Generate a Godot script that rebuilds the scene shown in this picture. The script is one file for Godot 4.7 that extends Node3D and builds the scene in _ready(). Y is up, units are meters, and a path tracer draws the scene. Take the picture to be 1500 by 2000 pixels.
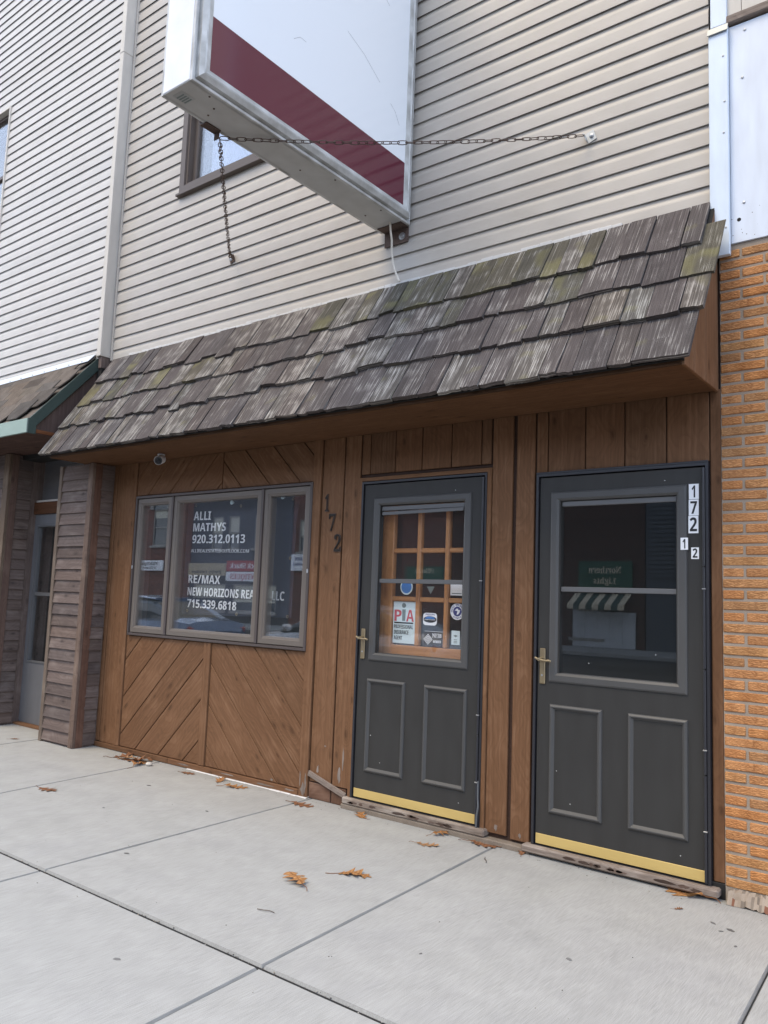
extends Node3D

# ---------------------------------------------------------------- mesh builder
class MB:
	var v := PackedVector3Array()
	var n := PackedVector3Array()
	var t := PackedVector2Array()
	var c := PackedColorArray()
	var col := Color.WHITE
	var grain := Vector3(1, 0, 0)
	var us := 1.6
	var vs := 0.4
	var uo := Vector2.ZERO

	func uvof(p: Vector3, nn: Vector3) -> Vector2:
		var x := nn.cross(grain)
		if x.length() < 0.35:
			var a := Vector3(0, 1, 0) if absf(grain.y) < 0.7 else Vector3(1, 0, 0)
			var w := grain.cross(a).normalized()
			return Vector2(p.dot(a) / us * 0.3, p.dot(w) / vs) + uo
		return Vector2(p.dot(grain) / us, p.dot(x.normalized()) / vs) + uo

	func tri(a: Vector3, b: Vector3, d: Vector3, na: Vector3, nb: Vector3, nd: Vector3, ua: Vector2, ub: Vector2, ud: Vector2) -> void:
		var g := na + nb + nd
		v.append(a); n.append(na); t.append(ua); c.append(col)
		if (b - a).cross(d - a).dot(g) > 0.0:
			v.append(d); n.append(nd); t.append(ud); c.append(col)
			v.append(b); n.append(nb); t.append(ub); c.append(col)
		else:
			v.append(b); n.append(nb); t.append(ub); c.append(col)
			v.append(d); n.append(nd); t.append(ud); c.append(col)

	func ftri(a: Vector3, b: Vector3, d: Vector3, nn: Vector3) -> void:
		tri(a, b, d, nn, nn, nn, uvof(a, nn), uvof(b, nn), uvof(d, nn))

	func quad(a: Vector3, b: Vector3, d: Vector3, e: Vector3, nn: Vector3) -> void:
		ftri(a, b, d, nn)
		ftri(a, d, e, nn)

	# quad whose normal points away from the given inner point
	func quado(a: Vector3, b: Vector3, d: Vector3, e: Vector3, inner: Vector3) -> void:
		var nn := (d - a).cross(e - b).normalized()
		if nn.dot((a + b + d + e) * 0.25 - inner) < 0.0:
			nn = -nn
		quad(a, b, d, e, nn)

	func box(cen: Vector3, size: Vector3, ch := 0.0) -> void:
		var h := size * 0.5
		ch = minf(ch, minf(h.x, minf(h.y, h.z)) * 0.9)
		var ax := [Vector3(1, 0, 0), Vector3(0, 1, 0), Vector3(0, 0, 1)]
		for k in 3:
			var i := (k + 1) % 3
			var j := (k + 2) % 3
			for s in [-1.0, 1.0]:
				var f: Vector3 = cen + ax[k] * (h[k] * s)
				var p: Vector3 = ax[i] * (h[i] - ch)
				var q: Vector3 = ax[j] * (h[j] - ch)
				quad(f - p - q, f + p - q, f + p + q, f - p + q, ax[k] * s)
		if ch <= 0.0:
			return
		for k in 3:
			var i := (k + 1) % 3
			var j := (k + 2) % 3
			for s in [-1.0, 1.0]:
				for r in [-1.0, 1.0]:
					var p: Vector3 = ax[k] * (h[k] - ch)
					var a: Vector3 = cen + ax[i] * (h[i] * s) + ax[j] * ((h[j] - ch) * r)
					var b: Vector3 = cen + ax[i] * ((h[i] - ch) * s) + ax[j] * (h[j] * r)
					quad(a - p, a + p, b + p, b - p, (ax[i] * s + ax[j] * r).normalized())
		for s in [-1.0, 1.0]:
			for r in [-1.0, 1.0]:
				for q in [-1.0, 1.0]:
					var o := cen + Vector3(h.x * s, h.y * r, h.z * q)
					ftri(o - Vector3(0, r, q) * ch, o - Vector3(s, 0, q) * ch, o - Vector3(s, r, 0) * ch, Vector3(s, r, q).normalized())

	# convex outline in local xy, from z0 (back) to z1 (front), chamfered front edge
	func prism(poly: PackedVector2Array, z0: float, z1: float, ch := 0.0, back := false) -> void:
		var m := poly.size()
		var area := 0.0
		for i in m:
			area += poly[i].cross(poly[(i + 1) % m])
		var sg := 1.0 if area > 0.0 else -1.0
		var inn := PackedVector2Array()
		for i in m:
			var p0 := poly[(i + m - 1) % m]
			var p1 := poly[i]
			var p2 := poly[(i + 1) % m]
			var d0 := (p1 - p0).normalized()
			var d1 := (p2 - p1).normalized()
			var n0 := Vector2(-d0.y, d0.x) * sg
			var n1 := Vector2(-d1.y, d1.x) * sg
			var k := (n0 + n1) / maxf(1.0 + n0.dot(n1), 0.25)
			inn.append(p1 + k * ch)
		var zf := Vector3(0, 0, 1)
		for i in range(1, m - 1):
			ftri(Vector3(inn[0].x, inn[0].y, z1), Vector3(inn[i].x, inn[i].y, z1), Vector3(inn[i + 1].x, inn[i + 1].y, z1), zf)
			if back:
				ftri(Vector3(poly[0].x, poly[0].y, z0), Vector3(poly[i].x, poly[i].y, z0), Vector3(poly[i + 1].x, poly[i + 1].y, z0), -zf)
		for i in m:
			var a := poly[i]
			var b := poly[(i + 1) % m]
			var ai := inn[i]
			var bi := inn[(i + 1) % m]
			var d := (b - a).normalized()
			var o := Vector3(d.y, -d.x, 0) * sg
			quad(Vector3(a.x, a.y, z0), Vector3(b.x, b.y, z0), Vector3(b.x, b.y, z1 - ch), Vector3(a.x, a.y, z1 - ch), o)
			if ch > 0.0:
				quad(Vector3(a.x, a.y, z1 - ch), Vector3(b.x, b.y, z1 - ch), Vector3(bi.x, bi.y, z1), Vector3(ai.x, ai.y, z1), (o + zf).normalized())

	# mitred frame round a rectangle; profile of (inset, z)
	func frame(x0: float, x1: float, y0: float, y1: float, prof: Array) -> void:
		for k in prof.size() - 1:
			var a: Vector2 = prof[k]
			var b: Vector2 = prof[k + 1]
			var d := b - a
			for s in 4:
				var o: Vector3 = [Vector3(-1, 0, 0), Vector3(0, 1, 0), Vector3(1, 0, 0), Vector3(0, -1, 0)][s]
				var g := grain
				grain = Vector3(0, 1, 0) if s % 2 == 0 else Vector3(1, 0, 0)
				var nn := (o * d.y + Vector3(0, 0, 1) * d.x).normalized()
				var q := []
				for e in [a, b]:
					var l: float = x0 + e.x
					var r: float = x1 - e.x
					var lo: float = y0 + e.x
					var hi: float = y1 - e.x
					match s:
						0: q.append_array([Vector3(l, lo, e.y), Vector3(l, hi, e.y)])
						1: q.append_array([Vector3(l, hi, e.y), Vector3(r, hi, e.y)])
						2: q.append_array([Vector3(r, hi, e.y), Vector3(r, lo, e.y)])
						3: q.append_array([Vector3(r, lo, e.y), Vector3(l, lo, e.y)])
				quad(q[0], q[1], q[3], q[2], nn)
				grain = g

	func tube(pts: Array, r: float, sides := 6, closed := false) -> void:
		var m := pts.size()
		var rings := []
		var ns := []
		for i in m:
			var a: Vector3 = pts[(i + m - 1) % m] if closed or i > 0 else pts[i]
			var b: Vector3 = pts[(i + 1) % m] if closed or i < m - 1 else pts[i]
			var d := (b - a).normalized()
			var up := Vector3(0.13, 0.21, 1).normalized() if absf(d.z) < 0.85 else Vector3(0, 1, 0.1).normalized()
			var x := d.cross(up).normalized()
			var y := x.cross(d)
			var ring := []
			var nr := []
			for k in sides:
				var an := TAU * k / sides
				var w := x * cos(an) + y * sin(an)
				ring.append(pts[i] + w * r)
				nr.append(w)
			rings.append(ring)
			ns.append(nr)
		for i in (m if closed else m - 1):
			var j := (i + 1) % m
			for k in sides:
				var l := (k + 1) % sides
				var ua := Vector2(float(i) * 0.1, float(k) / sides)
				var ub := Vector2(float(i + 1) * 0.1, float(k) / sides)
				tri(rings[i][k], rings[j][k], rings[j][l], ns[i][k], ns[j][k], ns[j][l], ua, ub, ub)
				tri(rings[i][k], rings[j][l], rings[i][l], ns[i][k], ns[j][l], ns[i][l], ua, ub, ua)
		if not closed:
			for e in [0, m - 1]:
				var q: int = 1 if e == 0 else m - 2
				var nn: Vector3 = (pts[e] - pts[q]).normalized()
				for k in range(1, sides - 1):
					ftri(rings[e][0], rings[e][k], rings[e][k + 1], nn)

	# solid turned about the z axis, profile of (radius, z)
	func lathe(cen: Vector3, prof: Array, sides := 16) -> void:
		for k in prof.size() - 1:
			var a: Vector2 = prof[k]
			var b: Vector2 = prof[k + 1]
			var d := (b - a)
			for s in sides:
				var e0 := Vector3(cos(TAU * s / sides), sin(TAU * s / sides), 0)
				var e1 := Vector3(cos(TAU * (s + 1) / sides), sin(TAU * (s + 1) / sides), 0)
				var zz := Vector3(0, 0, 1)
				var n0 := (e0 * d.y - zz * d.x).normalized()
				var n1 := (e1 * d.y - zz * d.x).normalized()
				var p := [cen + e0 * a.x + zz * a.y, cen + e1 * a.x + zz * a.y, cen + e1 * b.x + zz * b.y, cen + e0 * b.x + zz * b.y]
				tri(p[0], p[1], p[2], n0, n1, n1, uvof(p[0], n0), uvof(p[1], n1), uvof(p[2], n1))
				tri(p[0], p[2], p[3], n0, n1, n0, uvof(p[0], n0), uvof(p[2], n1), uvof(p[3], n0))

	func mesh(m: Material = null) -> ArrayMesh:
		var a := []
		a.resize(Mesh.ARRAY_MAX)
		a[Mesh.ARRAY_VERTEX] = v
		a[Mesh.ARRAY_NORMAL] = n
		a[Mesh.ARRAY_TEX_UV] = t
		a[Mesh.ARRAY_COLOR] = c
		var r := ArrayMesh.new()
		r.add_surface_from_arrays(Mesh.PRIMITIVE_TRIANGLES, a)
		if m:
			r.surface_set_material(0, m)
		return r

# ---------------------------------------------------------------- helpers
var rng := RandomNumberGenerator.new()
var M := {}

func rf(a: float, b: float) -> float:
	return rng.randf_range(a, b)

func mb(col := Color.WHITE, grain := Vector3(1, 0, 0), us := 1.6, vs := 0.4) -> MB:
	var b := MB.new()
	b.col = col
	b.grain = grain
	b.us = us
	b.vs = vs
	b.uo = Vector2(rng.randf(), rng.randf())
	return b

func tone(lo: float, hi: float, warm := 0.0) -> Color:
	var k := rf(lo, hi)
	var w := rf(-warm, warm)
	return Color(k * (1.0 + w), k, k * (1.0 - w))

func put(parent: Node, called: String, mesh: Mesh, xf := Transform3D()) -> MeshInstance3D:
	var o := MeshInstance3D.new()
	o.name = called
	o.mesh = mesh
	o.transform = xf
	parent.add_child(o, true)
	return o

func done(b: MB, parent: Node, called: String, mat: Material, xf := Transform3D()) -> MeshInstance3D:
	return put(parent, called, b.mesh(mat), xf)

func at(x: float, y: float, z: float) -> Transform3D:
	return Transform3D(Basis(), Vector3(x, y, z))

func thing(called: String, label: String, category: String, pos := Vector3.ZERO, group := "") -> Node3D:
	var o := Node3D.new()
	o.name = called
	o.position = pos
	add_child(o, true)
	tag(o, label, category, group)
	return o

func tag(o: Node, label: String, category: String, group := "") -> void:
	o.set_meta("label", label)
	o.set_meta("category", category)
	if group != "":
		o.set_meta("group", group)

func node(parent: Node, called: String, pos := Vector3.ZERO) -> Node3D:
	var o := Node3D.new()
	o.name = called
	o.position = pos
	parent.add_child(o, true)
	return o

# a box piece with its origin at its centre
func piece(parent: Node, called: String, mat: Material, x0: float, x1: float, y0: float, y1: float, z0: float, z1: float, ch := 0.002, grain := Vector3(0, 1, 0), col := Color.WHITE) -> MeshInstance3D:
	var b := mb(col, grain)
	b.box(Vector3.ZERO, Vector3(x1 - x0, y1 - y0, z1 - z0), ch)
	return done(b, parent, called, mat, at((x0 + x1) / 2, (y0 + y1) / 2, (z0 + z1) / 2))

func lin(r: float, g: float, b: float) -> Color:
	return Color(r, g, b).linear_to_srgb()

func mat(col: Color, rough := 0.7, tex: Texture2D = null, hgt: Texture2D = null, hs := 0.1, spec := 0.5, metal := 0.0) -> StandardMaterial3D:
	var m := StandardMaterial3D.new()
	m.albedo_color = col
	m.roughness = rough
	m.metallic = metal
	m.metallic_specular = spec
	m.vertex_color_use_as_albedo = true
	if tex:
		m.albedo_texture = tex
	if hgt:
		m.heightmap_enabled = true
		m.heightmap_texture = hgt
		m.heightmap_scale = hs
	return m

func noise_bytes(w: int, h: int, seed_: int, freq: float, oct := 4, ow := 0, oh := 0) -> PackedByteArray:
	var f := FastNoiseLite.new()
	f.seed = seed_
	f.frequency = freq
	f.noise_type = FastNoiseLite.TYPE_SIMPLEX_SMOOTH
	f.fractal_octaves = oct
	var im := f.get_seamless_image(w, h, false, false, 0.15, true)
	if ow > 0:
		im.resize(ow, oh, Image.INTERPOLATE_CUBIC)
	im.convert(Image.FORMAT_L8)
	return im.get_data()

func tex_of(w: int, h: int, data: PackedByteArray, fmt := Image.FORMAT_RGB8) -> ImageTexture:
	return ImageTexture.create_from_image(Image.create_from_data(w, h, false, fmt, data))

func s8(x: float) -> int:
	return int(clampf(255.0 * (1.055 * pow(maxf(x, 0.0), 1.0 / 2.4) - 0.055 if x > 0.0031 else 12.92 * x), 0.0, 255.0))

# sawn board: growth rings, knots and worn streaks; along u
func wood_tex(w: int, h: int, seed_: int, dark: Color, mid: Color, light: Color, wear: float) -> Array:
	var low := noise_bytes(128, 64, seed_, 0.02, 3, w, h)
	var streak := noise_bytes(24, h, seed_ + 1, 0.06, 4, w, h)
	var fine := noise_bytes(64, h, seed_ + 2, 0.35, 2, w, h)
	var patch := noise_bytes(128, 64, seed_ + 3, 0.035, 3, w, h)
	var r := RandomNumberGenerator.new()
	r.seed = seed_
	var knots := []
	for i in 6:
		knots.append([r.randf() * w, r.randf() * h, r.randf_range(6, 13), r.randf_range(1.5, 4.0)])
	var lut := []
	for i in 256:
		var k := i / 255.0
		var q := dark.lerp(mid, clampf(k * 2.0, 0, 1)).lerp(light, clampf(k * 2.0 - 1.0, 0, 1))
		lut.append([s8(q.r), s8(q.g), s8(q.b)])
	var rgb := PackedByteArray()
	rgb.resize(w * h * 3)
	var hg := PackedByteArray()
	hg.resize(w * h)
	for y in h:
		for x in w:
			var i := y * w + x
			var f := float(y) / h * 9.0 + low[i] / 255.0 * 5.0
			var kd := 0.0
			for k in knots:
				var dx: float = absf(x - k[0])
				var dy: float = absf(y - k[1])
				dx = minf(dx, w - dx) * 0.45
				dy = minf(dy, h - dy)
				var d2: float = (dx * dx + dy * dy) / (k[2] * k[2])
				if d2 < 12.0:
					var e := exp(-d2 * 0.35)
					f += k[3] * e
					kd = maxf(kd, exp(-d2 * 1.4))
			var fr := f - floorf(f)
			var ring := fr * fr if fr < 0.8 else (1.0 - fr) * 3.2
			var st := streak[i] / 255.0 - 0.5
			var fi := fine[i] / 255.0 - 0.5
			var wr := maxf(0.0, patch[i] / 255.0 - 0.5) * wear
			var g := 0.52 - 0.17 * ring + 0.26 * st + 0.12 * fi + wr - 0.36 * kd
			var c: Array = lut[int(clampf(g, 0.0, 1.0) * 255.0)]
			rgb[i * 3] = c[0]
			rgb[i * 3 + 1] = c[1]
			rgb[i * 3 + 2] = c[2]
			hg[i] = int(clampf(128.0 + 110.0 * fi + 60.0 * st - 50.0 * ring - 30.0 * kd, 0, 255))
	return [tex_of(w, h, rgb), tex_of(w, h, hg, Image.FORMAT_L8)]

# split shake: dark stain worn to pale streaks, lichen specks
func shake_tex(n: int, seed_: int, base: Color, pale: Color, moss: Color, worn: float, mossy: float) -> Array:
	var st := noise_bytes(8, n, seed_, 0.09, 4, n, n)
	var st2 := noise_bytes(9, n, seed_ + 1, 0.20, 3, n, n)
	var pa := noise_bytes(n / 4, n / 4, seed_ + 2, 0.03, 3, n, n)
	var sp := noise_bytes(n, n, seed_ + 3, 0.30, 2)
	var mo := noise_bytes(n / 4, n / 4, seed_ + 4, 0.02, 3, n, n)
	var rgb := PackedByteArray()
	rgb.resize(n * n * 3)
	var hg := PackedByteArray()
	hg.resize(n * n)
	for i in n * n:
		var a := st[i] / 255.0
		var b := st2[i] / 255.0
		var p := pa[i] / 255.0
		var s := sp[i] / 255.0
		var w := clampf((a * 0.45 + b * 0.62 + (p - 0.5) * 0.35 - 0.74 + worn) * 4.2, 0.0, 1.0) * (0.35 + 0.65 * s)
		w = maxf(w, clampf((s - 0.66) * 5.0, 0.0, 0.5) * clampf(p * 1.5 - 0.35, 0, 1))
		var k := 0.50 + 1.0 * b * a + 0.35 * (s - 0.5)
		var m := clampf((mo[i] / 255.0 - 0.62 + mossy) * 3.0, 0.0, 1.0) * (0.4 + 0.6 * s) * 0.8
		var q := (base * k).lerp(pale, w).lerp(moss * (0.7 + 0.6 * s), m)
		rgb[i * 3] = s8(q.r)
		rgb[i * 3 + 1] = s8(q.g)
		rgb[i * 3 + 2] = s8(q.b)
		hg[i] = int(clampf(60.0 + 120.0 * a + 90.0 * (b - 0.5) + 30.0 * s, 0, 255))
	return [tex_of(n, n, rgb), tex_of(n, n, hg, Image.FORMAT_L8)]

# generic two-scale mottled colour; sx, sy squash the fine noise into streaks
func mottle_tex(n: int, seed_: int, a: Color, b: Color, fine: float, coarse: float, sx := 0, sy := 0, grain := 0.5) -> Array:
	var f := noise_bytes(sx if sx else n, sy if sy else n, seed_, 0.35 if not sx and not sy else 0.3, 3, n, n)
	var c := noise_bytes(n / 4, n / 4, seed_ + 1, 0.025, 4, n, n)
	var g := noise_bytes(n, n, seed_ + 2, 0.45, 1)
	var rgb := PackedByteArray()
	rgb.resize(n * n * 3)
	var hg := PackedByteArray()
	hg.resize(n * n)
	for i in n * n:
		var k := 0.5 + fine * (f[i] / 255.0 - 0.5) + coarse * (c[i] / 255.0 - 0.5) + fine * grain * (g[i] / 255.0 - 0.5)
		var q := a.lerp(b, clampf(k, 0, 1))
		rgb[i * 3] = s8(q.r)
		rgb[i * 3 + 1] = s8(q.g)
		rgb[i * 3 + 2] = s8(q.b)
		hg[i] = int(clampf(128.0 + 150.0 * (f[i] / 255.0 - 0.5) + 60.0 * (g[i] / 255.0 - 0.5), 0, 255))
	return [tex_of(n, n, rgb), tex_of(n, n, hg, Image.FORMAT_L8)]

# rough wire-cut brick face: ragged level ridges
func brick_tex(n: int, seed_: int) -> Array:
	var f := noise_bytes(n / 4, n, seed_, 0.07, 4, n, n)
	var g := noise_bytes(n, n, seed_ + 1, 0.3, 2)
	var c := noise_bytes(n / 4, n / 4, seed_ + 2, 0.03, 3, n, n)
	var rgb := PackedByteArray()
	rgb.resize(n * n * 3)
	var hg := PackedByteArray()
	hg.resize(n * n)
	var lo := Color(0.24, 0.096, 0.036)
	var hi := Color(0.62, 0.305, 0.13)
	for i in n * n:
		var r := absf(f[i] / 255.0 - 0.5) * 4.0
		r = clampf(r, 0.0, 1.0)
		var s := g[i] / 255.0
		var q := lo.lerp(hi, clampf(0.30 + 0.5 * r + 0.35 * (s - 0.5) + 0.5 * (c[i] / 255.0 - 0.5), 0, 1))
		rgb[i * 3] = s8(q.r)
		rgb[i * 3 + 1] = s8(q.g)
		rgb[i * 3 + 2] = s8(q.b)
		hg[i] = int(clampf(200.0 * r + 50.0 * s, 0, 255))
	return [tex_of(n, n, rgb), tex_of(n, n, hg, Image.FORMAT_L8)]

# brickwork far off, too small to tell single bricks apart in the picture
func far_brick_tex(n: int) -> ImageTexture:
	var c := noise_bytes(n, n, 611, 0.05, 3)
	var rgb := PackedByteArray()
	rgb.resize(n * n * 3)
	var r := RandomNumberGenerator.new()
	r.seed = 61
	var tones := []
	for i in 16 * 8:
		tones.append(r.randf_range(0.65, 1.35))
	for y in n:
		for x in n:
			var row := y * 16 / n
			var fy := fposmod(y * 16.0 / n, 1.0)
			var bx := fposmod(x * 6.0 / n + 0.5 * (row % 2), 6.0)
			var k: float = tones[row * 8 + int(bx)] * (0.8 + 0.4 * c[y * n + x] / 255.0)
			var q := Color(0.155, 0.050, 0.034) * k
			if fy < 0.2 or bx - floorf(bx) < 0.06:
				q = Color(0.19, 0.155, 0.135)
			rgb[(y * n + x) * 3] = s8(q.r)
			rgb[(y * n + x) * 3 + 1] = s8(q.g)
			rgb[(y * n + x) * 3 + 2] = s8(q.b)
	return tex_of(n, n, rgb)

func font(serif: bool, bold: bool, italic := false) -> SystemFont:
	var f := SystemFont.new()
	f.font_names = PackedStringArray(["Droid Serif" if serif else "Droid Sans"])
	f.font_weight = 700 if bold else 400
	f.font_italic = italic
	return f

# lettering: cap height h; x, y = left end of the baseline; w = wanted width (0: natural)
func text(parent: Node, called: String, s: String, h: float, x: float, y: float, z: float, m: Material, w := 0.0, serif := false, bold := true, depth := 0.001, turn := 0.0) -> MeshInstance3D:
	var t := TextMesh.new()
	t.text = s
	t.font = font(serif, bold)
	t.font_size = 64
	t.pixel_size = h / (64.0 * 0.714)
	t.depth = depth
	t.curve_step = 1.0
	t.horizontal_alignment = HORIZONTAL_ALIGNMENT_LEFT
	t.material = m
	var bb := t.get_aabb()
	var sc := 1.0
	if w > 0.0 and bb.size.x > 0.0:
		sc = w / bb.size.x
	var drop := bb.position.y
	for ch in ["g", "y", "p", "q", "j", ",", "@", "/", "Q"]:
		if ch in s:
			var t2 := TextMesh.new()
			t2.text = "H"
			t2.font = t.font
			t2.font_size = 64
			t2.pixel_size = t.pixel_size
			drop = t2.get_aabb().position.y
			break
	var bas := Basis(Vector3(0, 0, 1), turn) * Basis.from_scale(Vector3(sc, 1, 1))
	return put(parent, called, t, Transform3D(bas, Vector3(x, y, z) - bas * Vector3(bb.position.x, drop, 0)))

# wall slab with rectangular openings (each Rect2)
func wall_holes(b: MB, x0: float, x1: float, y0: float, y1: float, z0: float, z1: float, holes: Array) -> void:
	var xs := [x0, x1]
	for h in holes:
		xs.append(clampf(h.position.x, x0, x1))
		xs.append(clampf(h.end.x, x0, x1))
	xs.sort()
	for i in xs.size() - 1:
		var a: float = xs[i]
		var c: float = xs[i + 1]
		if c - a < 1e-4:
			continue
		var mid := (a + c) / 2
		var cuts := []
		for h in holes:
			if h.position.x < mid and h.end.x > mid:
				cuts.append([h.position.y, h.end.y])
		cuts.sort_custom(func(p, q): return p[0] < q[0])
		var y := y0
		for k in cuts:
			if k[0] - y > 1e-4:
				b.box(Vector3(mid, (y + k[0]) / 2, (z0 + z1) / 2), Vector3(c - a, k[0] - y, z1 - z0))
			y = k[1]
		if y1 - y > 1e-4:
			b.box(Vector3(mid, (y + y1) / 2, (z0 + z1) / 2), Vector3(c - a, y1 - y, z1 - z0))

func pane(parent: Node, called: String, x0: float, x1: float, y0: float, y1: float, z: float, thick := 0.005) -> MeshInstance3D:
	var b := mb()
	b.box(Vector3.ZERO, Vector3(x1 - x0, y1 - y0, thick))
	return done(b, parent, called, M.glass, at((x0 + x1) / 2, (y0 + y1) / 2, z))

# one course of lap siding, x from 0 to w, y from 0 to p
func siding_mesh(w: float, p: float, m: Material, col: Color) -> ArrayMesh:
	var b := mb(col, Vector3(1, 0, 0), 1.4, 0.7)
	var pr := [Vector2(0.010, 0.0095), Vector2(0.0, 0.0100), Vector2(0.0, 0.0122), Vector2(0.003, 0.0130), Vector2(p * 0.60, 0.0100), Vector2(p * 0.68, 0.0085), Vector2(p * 0.80, 0.0035), Vector2(p * 0.88, 0.0015), Vector2(p * 1.04, 0.001)]
	for k in pr.size() - 1:
		var a: Vector2 = pr[k]
		var c: Vector2 = pr[k + 1]
		var nn := Vector3(0, -(c.y - a.y), c.x - a.x).normalized()
		b.quad(Vector3(0, a.x, a.y), Vector3(w, a.x, a.y), Vector3(w, c.x, c.y), Vector3(0, c.x, c.y), nn)
	for e in [0.0, w]:
		var nn := Vector3(-1 if e == 0.0 else 1, 0, 0)
		for k in range(2, pr.size() - 1):
			b.ftri(Vector3(e, 0, 0), Vector3(e, pr[k].x, pr[k].y), Vector3(e, pr[k + 1].x, pr[k + 1].y), nn)
	return b.mesh(m)

func siding(parent: Node, x0: float, x1: float, y0: float, y1: float, z: float, p: float, m: Material, opening: Rect2, seams: Array) -> void:
	var k := 0
	var y := y0
	var pair := Color.WHITE
	while y < y1:
		var spans := [[x0, x1]]
		if opening.size.x > 0.0 and y + p > opening.position.y + 0.03 and y < opening.end.y - 0.03:
			spans = [[x0, opening.position.x + 0.02], [opening.end.x - 0.02, x1]]
		if k % 2 == 0:
			pair = tone(0.965, 1.02, 0.008)
		for s in spans:
			var cuts := [s[0]]
			for q in seams:
				if q[0] == k / 2 and q[1] > s[0] + 0.05 and q[1] < s[1] - 0.05:
					cuts.append(q[1])
			cuts.append(s[1])
			cuts.sort()
			for i in cuts.size() - 1:
				var a: float = cuts[i]
				var c: float = cuts[i + 1]
				put(parent, "siding_course", siding_mesh(c - a - (0.0018 if i < cuts.size() - 2 else 0.0), p, m, pair * tone(0.99, 1.01)), Transform3D(Basis(Vector3(0, 0, 1), 0.0), Vector3(a, y, z + (0.0012 if i > 0 else 0.0))))
		y += p
		k += 1

func disc(b: MB, cen: Vector3, r: float, h: float, sides := 16) -> void:
	b.lathe(cen, [Vector2(r, 0), Vector2(r, h * 0.6), Vector2(r * 0.85, h), Vector2(0.0001, h)], sides)

func screw(parent: Node, x: float, y: float, z: float, r := 0.006, h := 0.003) -> void:
	var b := mb()
	b.lathe(Vector3.ZERO, [Vector2(r, 0), Vector2(r * 0.8, h * 0.7), Vector2(r * 0.35, h), Vector2(0.0001, h)], 10)
	done(b, parent, "screw", M.steel, at(x, y, z))

func _ready() -> void:
	rng.seed = 172
	# ------------------------------------------------------------ camera, sky, sun
	var cam := Camera3D.new()
	cam.name = "camera"
	cam.fov = 65.391
	cam.near = 0.05
	cam.far = 400.0
	cam.transform = Transform3D(Basis(Vector3(0.791343, 0.036878, -0.610260), Vector3(0.038291, 0.993230, 0.109673), Vector3(0.610173, -0.110157, 0.784573)), Vector3(2.07437, 1.34451, 4.12800))
	add_child(cam)
	cam.current = true
	var we := WorldEnvironment.new()
	we.name = "environment"
	var env := Environment.new()
	env.background_mode = Environment.BG_SKY
	var sky := Sky.new()
	var sm := ProceduralSkyMaterial.new()
	sm.sky_top_color = Color(0.665, 0.735, 0.855)
	sm.sky_horizon_color = Color(0.83, 0.855, 0.885)
	sm.sky_curve = 0.18
	sm.sky_energy_multiplier = 1.4
	sm.ground_bottom_color = Color(0.32, 0.31, 0.30)
	sm.ground_horizon_color = Color(0.55, 0.55, 0.55)
	sm.sun_angle_max = 1.0
	var cn := FastNoiseLite.new()
	cn.seed = 9
	cn.frequency = 0.012
	cn.fractal_octaves = 5
	var ci := cn.get_seamless_image(512, 256)
	ci.convert(Image.FORMAT_RGBA8)
	var cd := ci.get_data()
	for i in 512 * 256:
		var k := clampf((cd[i * 4] / 255.0 - 0.47) * 2.6, 0.0, 0.8)
		cd[i * 4] = int(225 * k)
		cd[i * 4 + 1] = int(228 * k)
		cd[i * 4 + 2] = int(232 * k)
		cd[i * 4 + 3] = int(255 * k)
	sm.sky_cover = ImageTexture.create_from_image(Image.create_from_data(512, 256, false, Image.FORMAT_RGBA8, cd))
	sm.sky_cover_modulate = Color(0.45, 0.445, 0.43)
	sky.sky_material = sm
	env.sky = sky
	env.tonemap_mode = Environment.TONE_MAPPER_LINEAR
	env.tonemap_exposure = 1.85
	env.sdfgi_enabled = true
	env.ssao_enabled = true
	env.ssil_enabled = true
	we.environment = env
	add_child(we)
	var sun := DirectionalLight3D.new()
	sun.name = "sun"
	sun.light_energy = 0.5
	sun.light_color = Color(1.0, 0.94, 0.85)
	sun.light_angular_distance = 28.0
	sun.shadow_enabled = true
	sun.look_at_from_position(Vector3(-5, 23, 13), Vector3.ZERO, Vector3.UP)
	add_child(sun)
	materials()
	sidewalk_and_street()
	main_building()
	left_building()
	right_building()
	mansard()
	left_awning()
	projecting_sign()
	small_things()
	leaves()
	opposite_street()
	cars()

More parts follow.
